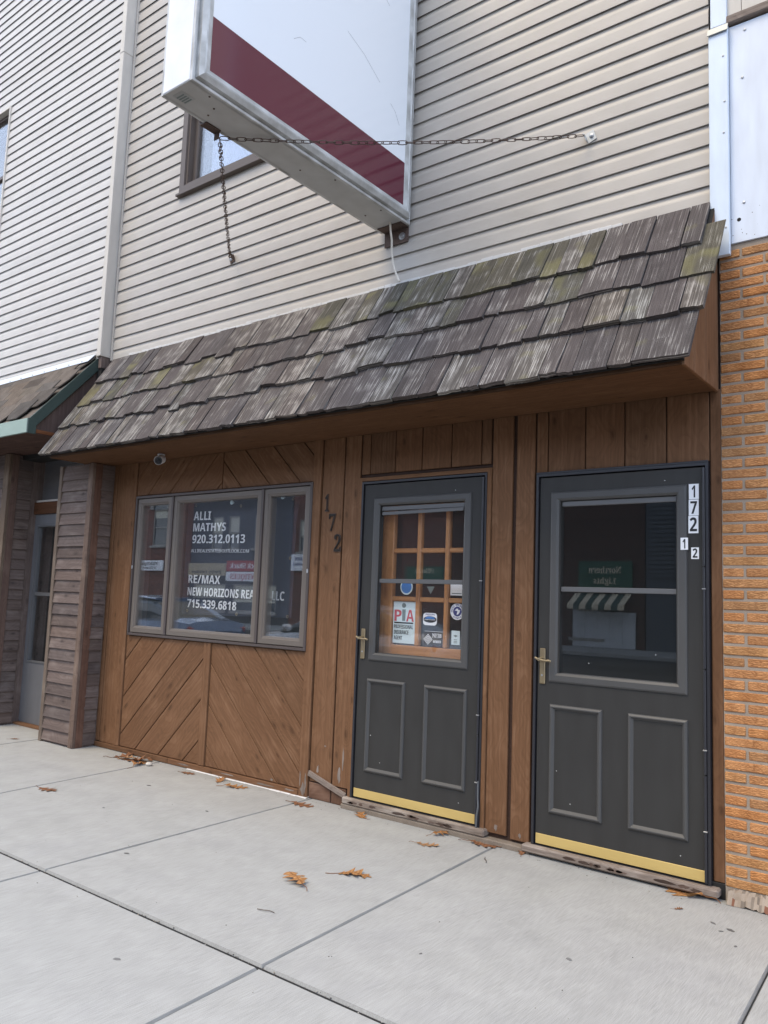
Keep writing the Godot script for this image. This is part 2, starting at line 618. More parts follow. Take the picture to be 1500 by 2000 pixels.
func materials() -> void:
	var wd := wood_tex(1024, 256, 11, Color(0.072, 0.036, 0.018), Color(0.168, 0.086, 0.044), Color(0.28, 0.158, 0.090), 0.35)
	M.stain = mat(Color.WHITE, 0.66, wd[0], wd[1], 0.09, 0.26)
	var we2 := wood_tex(1024, 256, 23, Color(0.068, 0.034, 0.017), Color(0.156, 0.079, 0.040), Color(0.29, 0.170, 0.100), 0.3)
	M.stain_b = mat(Color.WHITE, 0.7, we2[0], we2[1], 0.11, 0.26)
	var gw := wood_tex(1024, 256, 41, Color(0.055, 0.042, 0.037), Color(0.145, 0.108, 0.093), Color(0.27, 0.22, 0.19), 0.5)
	M.backing = mat(lin(0.25, 0.21, 0.20), 0.8, wd[0])
	M.weathered = mat(Color.WHITE, 0.8, gw[0], gw[1], 0.12, 0.3)
	var hw := wood_tex(512, 256, 71, Color(0.20, 0.075, 0.02), Color(0.44, 0.20, 0.07), Color(0.58, 0.31, 0.13), 0.2)
	M.honey = mat(Color.WHITE, 0.35, hw[0], hw[1], 0.05, 0.5)
	var rt := wood_tex(512, 256, 91, Color(0.07, 0.05, 0.042), Color(0.27, 0.215, 0.18), Color(0.50, 0.44, 0.39), 0.9)
	M.bare = mat(lin(0.80, 0.80, 0.79), 0.85, rt[0], rt[1], 0.25, 0.3)
	M.rotten = mat(lin(0.55, 0.46, 0.42), 0.9, rt[0], rt[1], 0.3, 0.3)
	M.shakes = []
	for k in 5:
		var s := shake_tex(384, 200 + k * 10, [Color(0.112, 0.095, 0.091), Color(0.128, 0.110, 0.104), Color(0.140, 0.124, 0.110), Color(0.122, 0.109, 0.085), Color(0.132, 0.114, 0.107)][k], Color(0.43, 0.405, 0.37), Color(0.17, 0.155, 0.075), [0.02, 0.11, 0.18, 0.06, 0.23][k], [-0.3, -0.2, -0.15, 0.11, -0.2][k])
		M.shakes.append(mat(Color.WHITE, 0.9, s[0], s[1], 0.28, 0.25))
	var vn := mottle_tex(512, 300, Color(0.88, 0.875, 0.87), Color(1.0, 1.0, 1.0), 0.25, 1.0, 64, 512)
	M.vinyl = mat(lin(0.458, 0.420, 0.372), 0.5, vn[0], vn[1], 0.012, 0.45)
	M.vinyl_left = mat(lin(0.555, 0.522, 0.478), 0.5, vn[0], vn[1], 0.012, 0.45)
	var gm := mottle_tex(512, 330, Color(0.82, 0.81, 0.80), Color(1, 1, 1), 0.3, 0.8)
	M.cabinet = mat(lin(0.58, 0.575, 0.55), 0.42, gm[0], null, 0.0, 0.5)
	var gy := mottle_tex(512, 345, Color(0.30, 0.29, 0.265), Color(0.62, 0.62, 0.60), 0.5, 0.9)
	M.retainer = mat(Color.WHITE, 0.45, gy[0], null, 0.0, 0.5)
	M.white_end = mat(lin(0.82, 0.82, 0.82), 0.35, gm[0], null, 0.0, 0.5)
	M.blue_metal = mat(lin(0.66, 0.74, 0.83), 0.38, gm[0], gm[1], 0.01, 0.5)
	M.blue_panel = mat(lin(0.66, 0.71, 0.79), 0.42, gm[0], gm[1], 0.015, 0.5)
	M.sign_white = mat(lin(0.83, 0.85, 0.865), 0.12, null, null, 0.0, 0.6)
	M.burgundy = mat(lin(0.115, 0.016, 0.032), 0.12, null, null, 0.0, 0.6)
	M.trim_grey = mat(lin(0.60, 0.555, 0.49), 0.6, gw[1], gw[1], 0.03, 0.4)
	M.trim_grey.albedo_texture = vn[0]
	M.sash = mat(lin(0.150, 0.127, 0.108), 0.5, vn[0], null, 0.0, 0.4)
	M.window_frame = mat(lin(0.085, 0.068, 0.063), 0.5, vn[0], null, 0.0, 0.4)
	M.brown_frame = mat(lin(0.115, 0.090, 0.075), 0.5, vn[0], null, 0.0, 0.4)
	M.door = mat(lin(0.043, 0.0418, 0.0395), 0.45, gm[0], vn[1], 0.01, 0.32)
	M.door_trim = mat(lin(0.074, 0.0725, 0.070), 0.45, vn[0], null, 0.0, 0.45)
	M.black_metal = mat(lin(0.022, 0.022, 0.026), 0.4, null, null, 0.0, 0.5)
	M.black_gap = mat(lin(0.012, 0.011, 0.010), 0.9)
	M.bar = mat(lin(0.11, 0.11, 0.11), 0.4, null, null, 0.0, 0.5)
	M.grey_door = mat(lin(0.14, 0.14, 0.145), 0.5, vn[0], null, 0.0, 0.45)
	M.kick = mat(lin(0.62, 0.45, 0.155), 0.42, vn[0], null, 0.0, 0.6, 0.25)
	M.brass = mat(lin(0.30, 0.235, 0.14), 0.38, gm[0], null, 0.0, 0.6, 0.55)
	M.numeral = mat(lin(0.022, 0.017, 0.013), 0.6, null, null, 0.0, 0.35)
	M.steel = mat(lin(0.42, 0.42, 0.42), 0.38, null, null, 0.0, 0.6, 0.7)
	var ru := mottle_tex(256, 350, Color(0.045, 0.03, 0.024), Color(0.15, 0.105, 0.085), 1.2, 1.2)
	M.rust = mat(Color.WHITE, 0.85, ru[0], ru[1], 0.06, 0.4, 0.2)
	M.galv = mat(lin(0.45, 0.46, 0.45), 0.5, gm[0], null, 0.0, 0.5, 0.4)
	var bk := brick_tex(512, 370)
	M.brick = mat(Color.WHITE, 0.88, bk[0], bk[1], 0.28, 0.25)
	var mo := mottle_tex(256, 380, Color(0.23, 0.185, 0.145), Color(0.39, 0.325, 0.26), 1.0, 0.6)
	M.mortar = mat(Color.WHITE, 0.95, mo[0], mo[1], 0.12, 0.2)
	var cc := mottle_tex(1024, 400, Color(0.225, 0.222, 0.209), Color(0.450, 0.444, 0.420), 0.5, 0.18, 48, 1024, 1.1)
	M.concrete = mat(Color.WHITE, 0.92, cc[0], cc[1], 0.055, 0.25)
	var ag := mottle_tex(256, 420, Color(0.16, 0.13, 0.10), Color(0.42, 0.36, 0.30), 1.8, 0.3)
	M.aggregate = mat(Color.WHITE, 0.95, ag[0], ag[1], 0.3, 0.2)
	var asp := mottle_tex(256, 440, Color(0.035, 0.035, 0.036), Color(0.075, 0.074, 0.073), 1.5, 0.4)
	M.asphalt = mat(Color.WHITE, 0.92, asp[0], asp[1], 0.2, 0.3)
	var sh := mottle_tex(256, 450, Color(0.085, 0.070, 0.058), Color(0.185, 0.158, 0.135), 1.9, 0.5)
	M.shingle = mat(Color.WHITE, 0.95, sh[0], sh[1], 0.15, 0.2)
	M.green_dark = mat(lin(0.042, 0.064, 0.056), 0.55, vn[0], null, 0.0, 0.4)
	M.green_light = mat(lin(0.29, 0.38, 0.33), 0.55, vn[0], null, 0.0, 0.4)
	M.flash = mat(lin(0.62, 0.68, 0.74), 0.4, gm[0], null, 0.0, 0.5)
	M.white = mat(lin(0.80, 0.80, 0.80), 0.6)
	M.black_ink = mat(lin(0.012, 0.012, 0.013), 0.5)
	M.sealant = mat(lin(0.62, 0.61, 0.59), 0.8, gm[0])
	M.banner = mat(lin(0.022, 0.027, 0.043), 0.55, null, null, 0.0, 0.4)
	M.room = mat(lin(0.11, 0.095, 0.08), 0.9)
	M.room_dark = mat(lin(0.045, 0.043, 0.042), 0.9)
	M.curtain = mat(lin(0.20, 0.26, 0.40), 0.8)  # blue tint adds to the sky reflection in the upper window
	M.leafs = []
	for k in 4:
		var lt := mottle_tex(128, 500 + k, [Color(0.16, 0.065, 0.022), Color(0.20, 0.085, 0.03), Color(0.13, 0.055, 0.025), Color(0.22, 0.11, 0.05)][k], [Color(0.40, 0.19, 0.065), Color(0.46, 0.235, 0.085), Color(0.30, 0.14, 0.065), Color(0.44, 0.26, 0.13)][k], 0.9, 0.9)
		M.leafs.append(mat(Color.WHITE, 0.7, lt[0], lt[1], 0.04, 0.4))
	var g := StandardMaterial3D.new()
	g.transparency = BaseMaterial3D.TRANSPARENCY_ALPHA
	g.albedo_color = Color(0.9, 0.95, 0.95, 0.006)
	g.roughness = 0.0
	g.metallic_specular = 0.5
	M.glass = g
	M.red_ink = mat(lin(0.50, 0.05, 0.06), 0.5)
	M.grey_ink = mat(lin(0.16, 0.20, 0.19), 0.5)
	M.blue_ink = mat(lin(0.05, 0.20, 0.52), 0.5)
	M.navy_ink = mat(lin(0.03, 0.035, 0.16), 0.5)
	M.pale_ink = mat(lin(0.62, 0.72, 0.72), 0.5)

# ---------------------------------------------------------------- ground
func sidewalk_and_street() -> void:
	var g := put(self, "ground", BoxMesh.new(), Transform3D(Basis.from_scale(Vector3(220, 0.1, 220)), Vector3(0, -0.26, 0)))
	(g.mesh as BoxMesh).material = M.asphalt
	g.set_meta("kind", "structure")
	var sw := Node3D.new()
	sw.name = "sidewalk"
	add_child(sw)
	sw.set_meta("kind", "structure")
	piece(sw, "joint_bed", M.black_gap, -12, 6, -0.12, -0.03, -0.6, 3.38, 0.0)
	# joints: [x at the wall, x at z = 2.44]
	var js := [[-9.4, -9.2], [-7.8, -7.65], [-6.35, -6.2], [-4.8, -4.63], [-3.30, -3.06], [-1.667, -1.606], [-0.232, -0.095], [1.28, 1.395], [2.8, 2.85], [4.3, 4.3]]
	piece(sw, "expansion_joint", M.black_gap, -12, 6, -0.03, -0.011, 1.924, 1.950, 0.002, Vector3(1, 0, 0))
	for row in [[-0.5, 1.926], [1.948, 3.38]]:
		for i in js.size() - 1:
			var za: float = row[0]
			var zb: float = row[1]
			var q := []
			for e in [[js[i], 0.003], [js[i + 1], -0.003]]:
				for z in [za, zb]:
					q.append(Vector2(lerpf(e[0][0], e[0][1], z / 2.44) + e[1], -z))
			slab(sw, q, i, int(row[0] > 1.0))
	# line of white sealant along the foot of the wall
	var b := mb(Color.WHITE, Vector3(1, 0, 0), 0.5, 0.5)
	var x := -2.95
	while x < -1.78:
		var w := rf(0.05, 0.11)
		var d := rf(0.004, 0.016)
		var h := rf(0.006, 0.014)
		b.quad(Vector3(x, h, -0.01), Vector3(x + w, h, -0.01), Vector3(x + w, 0.001, 0.02 + d), Vector3(x, 0.001, 0.02 + rf(0.004, 0.016)), Vector3(0, 0.9, 0.4).normalized())
		x += w
	done(b, sw, "sealant_strip", M.sealant)
	# grit gathered in the joints and at the foot of the wall
	var stone := mb(Color.WHITE, Vector3(1, 0, 0), 0.1, 0.1)
	stone.box(Vector3.ZERO, Vector3(1, 0.6, 0.8), 0.2)
	var mm := MultiMesh.new()
	mm.transform_format = MultiMesh.TRANSFORM_3D
	mm.use_colors = true
	mm.mesh = stone.mesh(M.white)
	mm.instance_count = 420
	for i in 420:
		var gx := rf(-3.8, 1.3)
		var gz := 0.0
		if i < 190:
			gz = 1.937 + rf(-0.012, 0.012)
		elif i < 330:
			gz = 0.05 + absf(rf(-1, 1) * rf(0, 1)) * 0.14
		else:
			gz = rf(0.1, 2.6)
		var sz := rf(0.0015, 0.0045) * (1.5 if i < 190 else 1.0)
		mm.set_instance_transform(i, Transform3D(Basis(Vector3(0, 1, 0), rf(0, 6)).scaled(Vector3.ONE * sz), Vector3(gx, (-0.007 if i < 190 else 0.001) + sz * 0.2, gz)))
		mm.set_instance_color(i, [Color(0.30, 0.25, 0.19), Color(0.10, 0.085, 0.07), Color(0.4, 0.37, 0.32), Color(0.06, 0.05, 0.045)][rng.randi() % 4])
	var gr := MultiMeshInstance3D.new()
	gr.name = "grit"
	gr.multimesh = mm
	sw.add_child(gr, true)
	gr.set_meta("kind", "stuff")
	# flattened gum and oil spots
	for q in [[1.02, 0.33, 0.013], [1.07, 0.40, 0.009], [1.10, 0.36, 0.016], [1.16, 0.52, 0.008], [-1.55, 1.52, 0.012], [-1.9, 0.7, 0.010], [-2.4, 1.1, 0.010], [0.7, 1.1, 0.012], [0.25, 1.45, 0.007], [-0.55, 2.25, 0.013], [-2.7, 0.55, 0.014]]:
		var gb := mb(Color(0.13, 0.125, 0.12) * rf(0.8, 1.6))
		var ol := PackedVector2Array()
		for k in 10:
			var rr: float = q[2] * rf(0.7, 1.15)
			ol.append(Vector2(cos(TAU * k / 10) * rr * 1.25, sin(TAU * k / 10) * rr * 0.7))
		gb.prism(ol, 0.0, 0.0016, 0.0012)
		done(gb, sw, "gum_spot", M.white, Transform3D(Basis(Vector3(0, 1, 0), rf(0, 3)) * Basis(Vector3(1, 0, 0), -PI / 2), Vector3(q[0], 0.0012, q[1])))
	piece(self, "kerb", M.concrete, -30, 30, -0.30, -0.004, 3.39, 3.54, 0.02, Vector3(1, 0, 0)).set_meta("kind", "structure")
	var far := piece(self, "opposite_sidewalk", M.concrete, -70, 40, -0.30, -0.08, 21.0, 24.2, 0.02, Vector3(1, 0, 0))
	far.set_meta("kind", "structure")

func slab(parent: Node, q: Array, seed_: int, row: int) -> void:
	# q: [left near wall, left far, right near wall, right far] in (x, -z); a gridded top that carries stains and darkens towards the wall
	var b := mb(Color.WHITE, Vector3(0, 0, 1), 1.5, 1.5)
	var fn := FastNoiseLite.new()
	fn.seed = 31 * seed_ + 7 * row + 3
	fn.frequency = 1.6
	fn.fractal_octaves = 4
	var base := rf(0.97, 1.03)
	var nx := 30
	var nz := 40
	var P := func(u: float, w: float) -> Vector3:
		var l: Vector2 = (q[0] as Vector2).lerp(q[1], w)
		var r: Vector2 = (q[2] as Vector2).lerp(q[3], w)
		var p := l.lerp(r, u)
		return Vector3(p.x, 0.0, -p.y)
	var e := 0.0065
	var G := []
	for j in nz + 1:
		var line := []
		for i in nx + 1:
			var u := float(i) / nx
			var w := float(j) / nz
			var p: Vector3 = P.call(u, w)
			p.x += e if i == 0 else (-e if i == nx else 0.0)
			p.z += e if j == 0 else (-e if j == nz else 0.0)
			p.y += 0.0012 * fn.get_noise_2d(p.x * 0.7, p.z * 0.7)
			line.append(p)
		G.append(line)
	for j in nz:
		for i in nx:
			var pts := [G[j][i], G[j][i + 1], G[j + 1][i + 1], G[j + 1][i]]
			var cs := []
			for p in pts:
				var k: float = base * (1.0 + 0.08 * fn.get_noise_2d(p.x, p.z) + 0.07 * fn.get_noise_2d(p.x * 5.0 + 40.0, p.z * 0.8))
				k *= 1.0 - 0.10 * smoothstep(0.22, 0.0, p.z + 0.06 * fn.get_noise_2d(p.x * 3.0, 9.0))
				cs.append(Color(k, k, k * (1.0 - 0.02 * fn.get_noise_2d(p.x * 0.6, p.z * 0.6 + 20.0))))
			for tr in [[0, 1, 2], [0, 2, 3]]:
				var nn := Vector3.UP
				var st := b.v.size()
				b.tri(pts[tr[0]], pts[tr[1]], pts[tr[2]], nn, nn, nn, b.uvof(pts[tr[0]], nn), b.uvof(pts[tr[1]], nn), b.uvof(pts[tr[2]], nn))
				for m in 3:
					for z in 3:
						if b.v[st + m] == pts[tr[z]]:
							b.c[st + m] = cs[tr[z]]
	b.col = Color(0.8, 0.8, 0.8)
	# tooled edges
	var cor := [P.call(0.0, 0.0), P.call(1.0, 0.0), P.call(1.0, 1.0), P.call(0.0, 1.0)]
	var inn := [G[0][0], G[0][nx], G[nz][nx], G[nz][0]]
	var mid: Vector3 = (cor[0] + cor[2]) * 0.5 + Vector3(0, -1, 0)
	for k in 4:
		var l := (k + 1) % 4
		var dn := Vector3(0, -0.010, 0)
		b.quado(inn[k], inn[l], cor[l] + dn, cor[k] + dn, mid)
		b.quado(cor[k] + dn, cor[l] + dn, cor[l] + Vector3(0, -0.1, 0), cor[k] + Vector3(0, -0.1, 0), (cor[0] + cor[2]) * 0.5)
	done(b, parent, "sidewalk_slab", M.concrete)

# ---------------------------------------------------------------- the brown shop front
func board(parent: Node, called: String, m: Material, poly: Array, z0: float, z1: float, grain: Vector2, col: Color, ch := 0.003) -> void:
	var p := PackedVector2Array(poly)
	if p.size() < 3:
		return
	var cen := Vector2.ZERO
	for q in p:
		cen += q
	cen /= p.size()
	for i in p.size():
		p[i] -= cen
	var b := mb(col, Vector3(grain.x, grain.y, 0).normalized())
	b.prism(p, 0.0, z1 - z0, ch)
	done(b, parent, called, m, at(cen.x, cen.y, z0))

func rect(x0: float, x1: float, y0: float, y1: float) -> Array:
	return [Vector2(x0, y0), Vector2(x1, y0), Vector2(x1, y1), Vector2(x0, y1)]

# boards running at 45 degrees inside a rectangle; s = +1 for "/" (seams at y - x), -1 for "\" (seams at y + x)
func chevron(parent: Node, x0: float, x1: float, y0: float, y1: float, s: float, first: float, step: float, z0: float, z1: float) -> void:
	var area := PackedVector2Array(rect(x0, x1, y0, y1))
	var lo := minf(y0 - s * x0, y0 - s * x1)
	var hi := maxf(y1 - s * x0, y1 - s * x1)
	var c := first
	while c > lo:
		c -= step
	while c < hi:
		var a := c + 0.004
		var d := c + step - 0.004
		var X0 := x0 - 3.0
		var X1 := x1 + 3.0
		var strip := PackedVector2Array([Vector2(X0, a + s * X0), Vector2(X1, a + s * X1), Vector2(X1, d + s * X1), Vector2(X0, d + s * X0)])
		for r in Geometry2D.intersect_polygons(area, strip):
			var ar := 0.0
			for i in r.size():
				ar += r[i].cross(r[(i + 1) % r.size()])
			if absf(ar) > 0.0016:
				board(parent, "wall_board", M.stain if rng.randf() < 0.5 else M.stain_b, Array(r), z0, z1, Vector2(1, s), tone(0.90, 1.18, 0.03), 0.004)
		c += step

func main_building() -> void:
	var B := thing("shopfront_building", "two storey beige sided shop with brown board ground floor and two grey doors", "building")
	var up := Rect2(-3.47, 4.89, 0.98, 1.36)
	var win := Rect2(-3.83, 0.995, 2.05, 1.15)
	var h1 := Rect2(-1.315, 0.0, 0.955, 2.135)
	var h2 := Rect2(-0.022, 0.0, 0.942, 2.092)
	var b := mb(Color.WHITE, Vector3(1, 0, 0))
	wall_holes(b, -4.42, 0.98, 0.0, 9.6, -0.16, -0.016, [up, win, h1, h2])
	done(b, B, "wall", M.backing)
	# rooms behind the openings
	var rb := mb()
	for r in [[-4.3, -1.45, 0.0, 2.6, -3.5], [-1.42, -0.25, 0.0, 2.6, -3.0], [-0.2, 0.97, 0.0, 2.6, -4.0], [-4.3, -1.5, 4.0, 7.0, -3.0]]:
		var x0: float = r[0]
		var x1: float = r[1]
		var y0: float = r[2]
		var y1: float = r[3]
		var z: float = r[4]
		rb.box(Vector3((x0 + x1) / 2, (y0 + y1) / 2, z - 0.03), Vector3(x1 - x0, y1 - y0, 0.06))
		for e in [x0 - 0.012, x1 + 0.012]:
			rb.box(Vector3(e, (y0 + y1) / 2, (z - 0.162) / 2), Vector3(0.024, y1 - y0, -z - 0.164))
		for e in [y0 - 0.02, y1 + 0.02]:
			rb.box(Vector3((x0 + x1) / 2, e, (z - 0.162) / 2), Vector3(x1 - x0, 0.04, -z - 0.164))
	done(rb, B, "room", M.room_dark)
	piece(B, "roof", M.asphalt, -4.42, 0.98, 9.6, 9.7, -9, 0.0, 0.0)
	# siding above
	siding(B, -4.395, 0.945, 3.475 - 0.0285, 9.5, 0.0, 0.1135, M.vinyl, up.grow(0.06), [[0, -2.67], [1, -2.66], [2, -2.72], [4, -2.60], [6, -1.5], [8, -3.9], [9, -0.2], [11, -2.9], [13, 0.1], [15, -1.9], [17, -3.6], [20, -2.2], [22, -0.9]])
	piece(B, "siding_channel", M.vinyl, -4.407, -4.385, 3.46, 9.5, -0.01, 0.022, 0.002)
	upper_window(B, up)
	# ---- ground floor boards; z 0 is the face of the boards
	var zb := -0.014
	var zf := 0.0
	var V := Vector2(0, 1)
	for r in [[-4.30, -4.175, 0.05, 2.462], [-4.165, -3.965, 0.045, 2.462], [-1.690, -1.500, 0.115, 2.462], [-1.488, -1.352, 0.115, 2.462]]:
		board(B, "wall_board", M.stain if rng.randf() < 0.5 else M.stain_b, rect(r[0], r[1], r[2], r[3]), zb, zf, V, tone(0.92, 1.15, 0.03))
	board(B, "trim_board", M.stain, rect(-3.955, -3.870, 0.045, 2.462), zb, 0.012, V, tone(0.95, 1.1))
	board(B, "trim_board", M.stain, rect(-1.778, -1.698, 0.0, 2.462), zb, 0.014, V, tone(0.95, 1.1))
	chevron(B, -3.866, -2.764, 2.168, 2.462, 1.0, 5.886, 0.30, zb, zf)
	chevron(B, -2.756, -1.782, 2.168, 2.462, -1.0, -0.365, 0.312, zb, zf)
	chevron(B, -3.866, -2.852, 0.047, 0.972, 1.0, 4.63, 0.309, zb, zf)
	chevron(B, -2.768, -1.782, 0.047, 0.972, -1.0, -2.26, 0.309, zb, zf)
	board(B, "trim_board", M.stain, rect(-2.849, -2.771, 0.047, 0.972), zb, 0.012, V, tone(1.0, 1.1))
	board(B, "base_board", M.stain, rect(-4.28, -3.2, 0.004, 0.043), zb, 0.016, Vector2(1, 0), Color(0.8, 0.8, 0.8))
	board(B, "base_board", M.stain, rect(-3.197, -1.782, 0.004, 0.043), zb, 0.016, Vector2(1, 0), Color(0.95, 0.93, 0.92))
	# rotten skirting beside the first door
	board(B, "rotten_board", M.rotten, rect(-1.694, -1.502, 0.002, 0.107), zb, -0.001, Vector2(1, 0.1), Color(0.8, 0.65, 0.55))
	board(B, "rotten_board", M.rotten, rect(-1.494, -1.366, 0.002, 0.107), zb, -0.001, V, Color(0.75, 0.6, 0.5))
	# boards round the doors
	for r in [[-0.322, -0.186, 0.055, 2.462], [-0.160, -0.042, 0.045, 2.462]]:
		board(B, "wall_board", M.stain if rng.randf() < 0.5 else M.stain_b, rect(r[0], r[1], r[2], r[3]), zb, zf, V, tone(0.95, 1.15, 0.03))
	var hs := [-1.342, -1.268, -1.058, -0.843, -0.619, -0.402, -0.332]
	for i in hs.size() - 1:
		board(B, "wall_board", M.stain if rng.randf() < 0.5 else M.stain_b, rect(hs[i] + 0.003, hs[i + 1] - 0.003, 2.186, 2.462), zb, zf, V, tone(0.72, 0.90, 0.03))  # toned darker: awning shade put into the colour of these header boards
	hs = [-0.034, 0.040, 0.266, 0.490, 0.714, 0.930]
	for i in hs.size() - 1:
		board(B, "wall_board", M.stain if rng.randf() < 0.5 else M.stain_b, rect(hs[i] + 0.003, hs[i + 1] - 0.003, 2.105, 2.462), zb, zf, V, tone(0.72, 0.90, 0.03))  # same darker tone, deepening the shade under the awning
	board(B, "trim_board", M.stain, rect(0.932, 0.984, 0.075, 2.47), -0.03, -0.004, V, Color(0.8, 0.78, 0.76))
	piece(B, "sill_block", M.black_gap, 0.90, 0.985, 0.0, 0.073, -0.06, 0.0, 0.003)
	shop_window(B)
	storm_door(B, -1.2966, 0.0816, true)
	storm_door(B, 0.0, 0.060, false)
	inner_door(B)
	# sills under the doors: worn timber on concrete
	var t1 := mb(Color(0.95, 0.95, 0.93), Vector3(1, 0, 0))
	t1.box(Vector3.ZERO, Vector3(1.06, 0.042, 0.12), 0.008)
	done(t1, B, "door_sill", M.bare, at(-0.835, 0.052, -0.015))
	var t2 := mb(Color(0.72, 0.70, 0.68), Vector3(1, 0, 0), 0.3, 0.3)
	t2.box(Vector3.ZERO, Vector3(1.35, 0.034, 0.12), 0.006)
	done(t2, B, "concrete_step", M.aggregate, at(-0.70, 0.013, -0.018))
	var t3 := mb(Color(1.15, 1.05, 1.0), Vector3(1, 0, 0))
	t3.box(Vector3.ZERO, Vector3(1.03, 0.040, 0.12), 0.008)
	done(t3, B, "door_sill", M.bare, at(0.452, 0.033, -0.005))
	# dark places where the paint of the sills has peeled
	for k in 22:
		var right := k % 2 == 1
		var px := rf(-0.02, 0.93) if right else rf(-1.32, -0.35)
		var wb := mb(tone(0.35, 0.75), Vector3(1, 0, 0))
		var ol := PackedVector2Array()
		var lw := rf(0.015, 0.06)
		for e in 12:
			var rr := rf(0.5, 1.1)
			ol.append(Vector2(cos(TAU * e / 12) * lw * rr, sin(TAU * e / 12) * rf(0.005, 0.011)))
		wb.prism(ol, 0.0, 0.0008, 0.0003)
		done(wb, B, "peeled_patch", M.rotten, at(px, (0.033 if right else 0.052) + rf(-0.004, 0.004), 0.0551 if right else 0.0451))
	# bare wood where the stain has worn off near the ground
	for q in [[-1.740, 0.05, 0.022, 0.05, 0.0142], [-1.716, 0.10, 0.010, 0.07, 0.0142], [-1.765, 0.12, 0.006, 0.05, 0.0142], [-1.43, 0.19, 0.016, 0.05, 0.0002], [-1.40, 0.30, 0.008, 0.09, 0.0002], [-1.62, 0.20, 0.012, 0.03, 0.0002], [-2.05, 0.062, 0.018, 0.009, 0.0002], [-0.25, 0.09, 0.012, 0.02, 0.0002], [-0.10, 0.075, 0.010, 0.014, 0.0002], [-1.56, 0.36, 0.010, 0.006, 0.0002], [-3.0, 0.025, 0.09, 0.006, 0.0162], [-2.5, 0.03, 0.12, 0.005, 0.0162], [-2.1, 0.022, 0.10, 0.008, 0.0162], [-1.86, 0.028, 0.06, 0.007, 0.0162]]:
		var wb := mb(tone(0.8, 1.15), Vector3(0, 1, 0) if q[3] > q[2] else Vector3(1, 0, 0))
		var ol := PackedVector2Array()
		for k in 12:
			var rr := rf(0.55, 1.1)
			ol.append(Vector2(cos(TAU * k / 12) * q[2] * rr, sin(TAU * k / 12) * q[3] * rr))
		wb.prism(ol, 0.0, 0.0008, 0.0005)
		done(wb, B, "worn_patch", M.bare, at(q[0], q[1], q[4]))
	# numerals are top-level things: see small_things()

func upper_window(B: Node, up: Rect2) -> void:
	var w := node(B, "upper_window", Vector3(up.position.x, up.position.y, 0))
	var W := up.size.x
	var H := up.size.y
	var b := mb(Color.WHITE, Vector3(0, 1, 0))
	b.frame(-0.062, W + 0.062, -0.062, H + 0.062, [Vector2(0, -0.01), Vector2(0, 0.030), Vector2(0.062, 0.030), Vector2(0.066, 0.012), Vector2(0.085, 0.012), Vector2(0.088, -0.12)])
	done(b, w, "frame", M.brown_frame)
	b = mb()
	b.box(Vector3(W / 2, -0.074, 0.02), Vector3(W + 0.17, 0.022, 0.06), 0.003)
	done(b, w, "sill", M.brown_frame)
	for k in 2:
		var y0 := 0.02 + k * (H / 2 - 0.02)
		var z := -0.055 + 0.03 * k
		b = mb(Color.WHITE, Vector3(0, 1, 0))
		b.frame(0.022, W - 0.022, y0, y0 + H / 2, [Vector2(0, z - 0.02), Vector2(0, z + 0.015), Vector2(0.036, z + 0.015), Vector2(0.044, z + 0.004), Vector2(0.044, z - 0.02)])
		done(b, w, "sash", M.brown_frame)
		pane(w, "pane", 0.064, W - 0.064, y0 + 0.042, y0 + H / 2 - 0.042, z, 0.004)
		pane(w, "pane", 0.064, W - 0.064, y0 + 0.042, y0 + H / 2 - 0.042, z - 0.012, 0.004)
	b = mb()
	var x := 0.12
	while x < W - 0.02:
		b.quad(Vector3(x, 0.0, -0.165), Vector3(x + 0.03, 0.0, -0.18), Vector3(x + 0.03, H, -0.18), Vector3(x, H, -0.165), Vector3(-0.4, 0, 0.9).normalized())
		b.quad(Vector3(x + 0.03, 0.0, -0.18), Vector3(x + 0.06, 0.0, -0.165), Vector3(x + 0.06, H, -0.165), Vector3(x + 0.03, H, -0.18), Vector3(0.4, 0, 0.9).normalized())
		x += 0.06
	done(b, w, "curtain", M.curtain)

func shop_window(B: Node) -> void:
	var w := node(B, "shop_window")
	var b := mb(Color.WHITE, Vector3(0, 1, 0))
	b.frame(-3.846, -1.767, 0.974, 2.162, [Vector2(0, -0.014), Vector2(0, 0.020), Vector2(0.004, 0.024), Vector2(0.020, 0.024), Vector2(0.022, 0.010), Vector2(0.024, -0.15)])
	done(b, w, "frame", M.window_frame)
	for x in [-3.342, -2.273]:
		piece(w, "mullion", M.window_frame, x - 0.013, x + 0.013, 0.997, 2.139, -0.12, 0.023, 0.003)
	for r in [[-3.818, -3.358], [-3.326, -2.289], [-2.257, -1.794]]:
		b = mb(Color.WHITE, Vector3(0, 1, 0))
		b.frame(r[0], r[1], 1.0, 2.136, [Vector2(0, -0.06), Vector2(0, 0.010), Vector2(0.003, 0.013), Vector2(0.038, 0.013), Vector2(0.042, 0.007), Vector2(0.053, 0.004), Vector2(0.056, -0.004), Vector2(0.056, -0.06)])
		done(b, w, "sash", M.sash)
		pane(w, "pane", r[0] + 0.05, r[1] - 0.05, 1.05, 2.086, -0.009)
		pane(w, "inner_pane", r[0] + 0.05, r[1] - 0.05, 1.05, 2.086, -0.024)
	for p in [[-3.832, 1.55, 0.024], [-1.779, 1.53, 0.024]]:
		var s := mb()
		s.box(Vector3.ZERO, Vector3(0.014, 0.03, 0.012), 0.004)
		done(s, w, "latch", M.steel, at(p[0], p[1], p[2]))

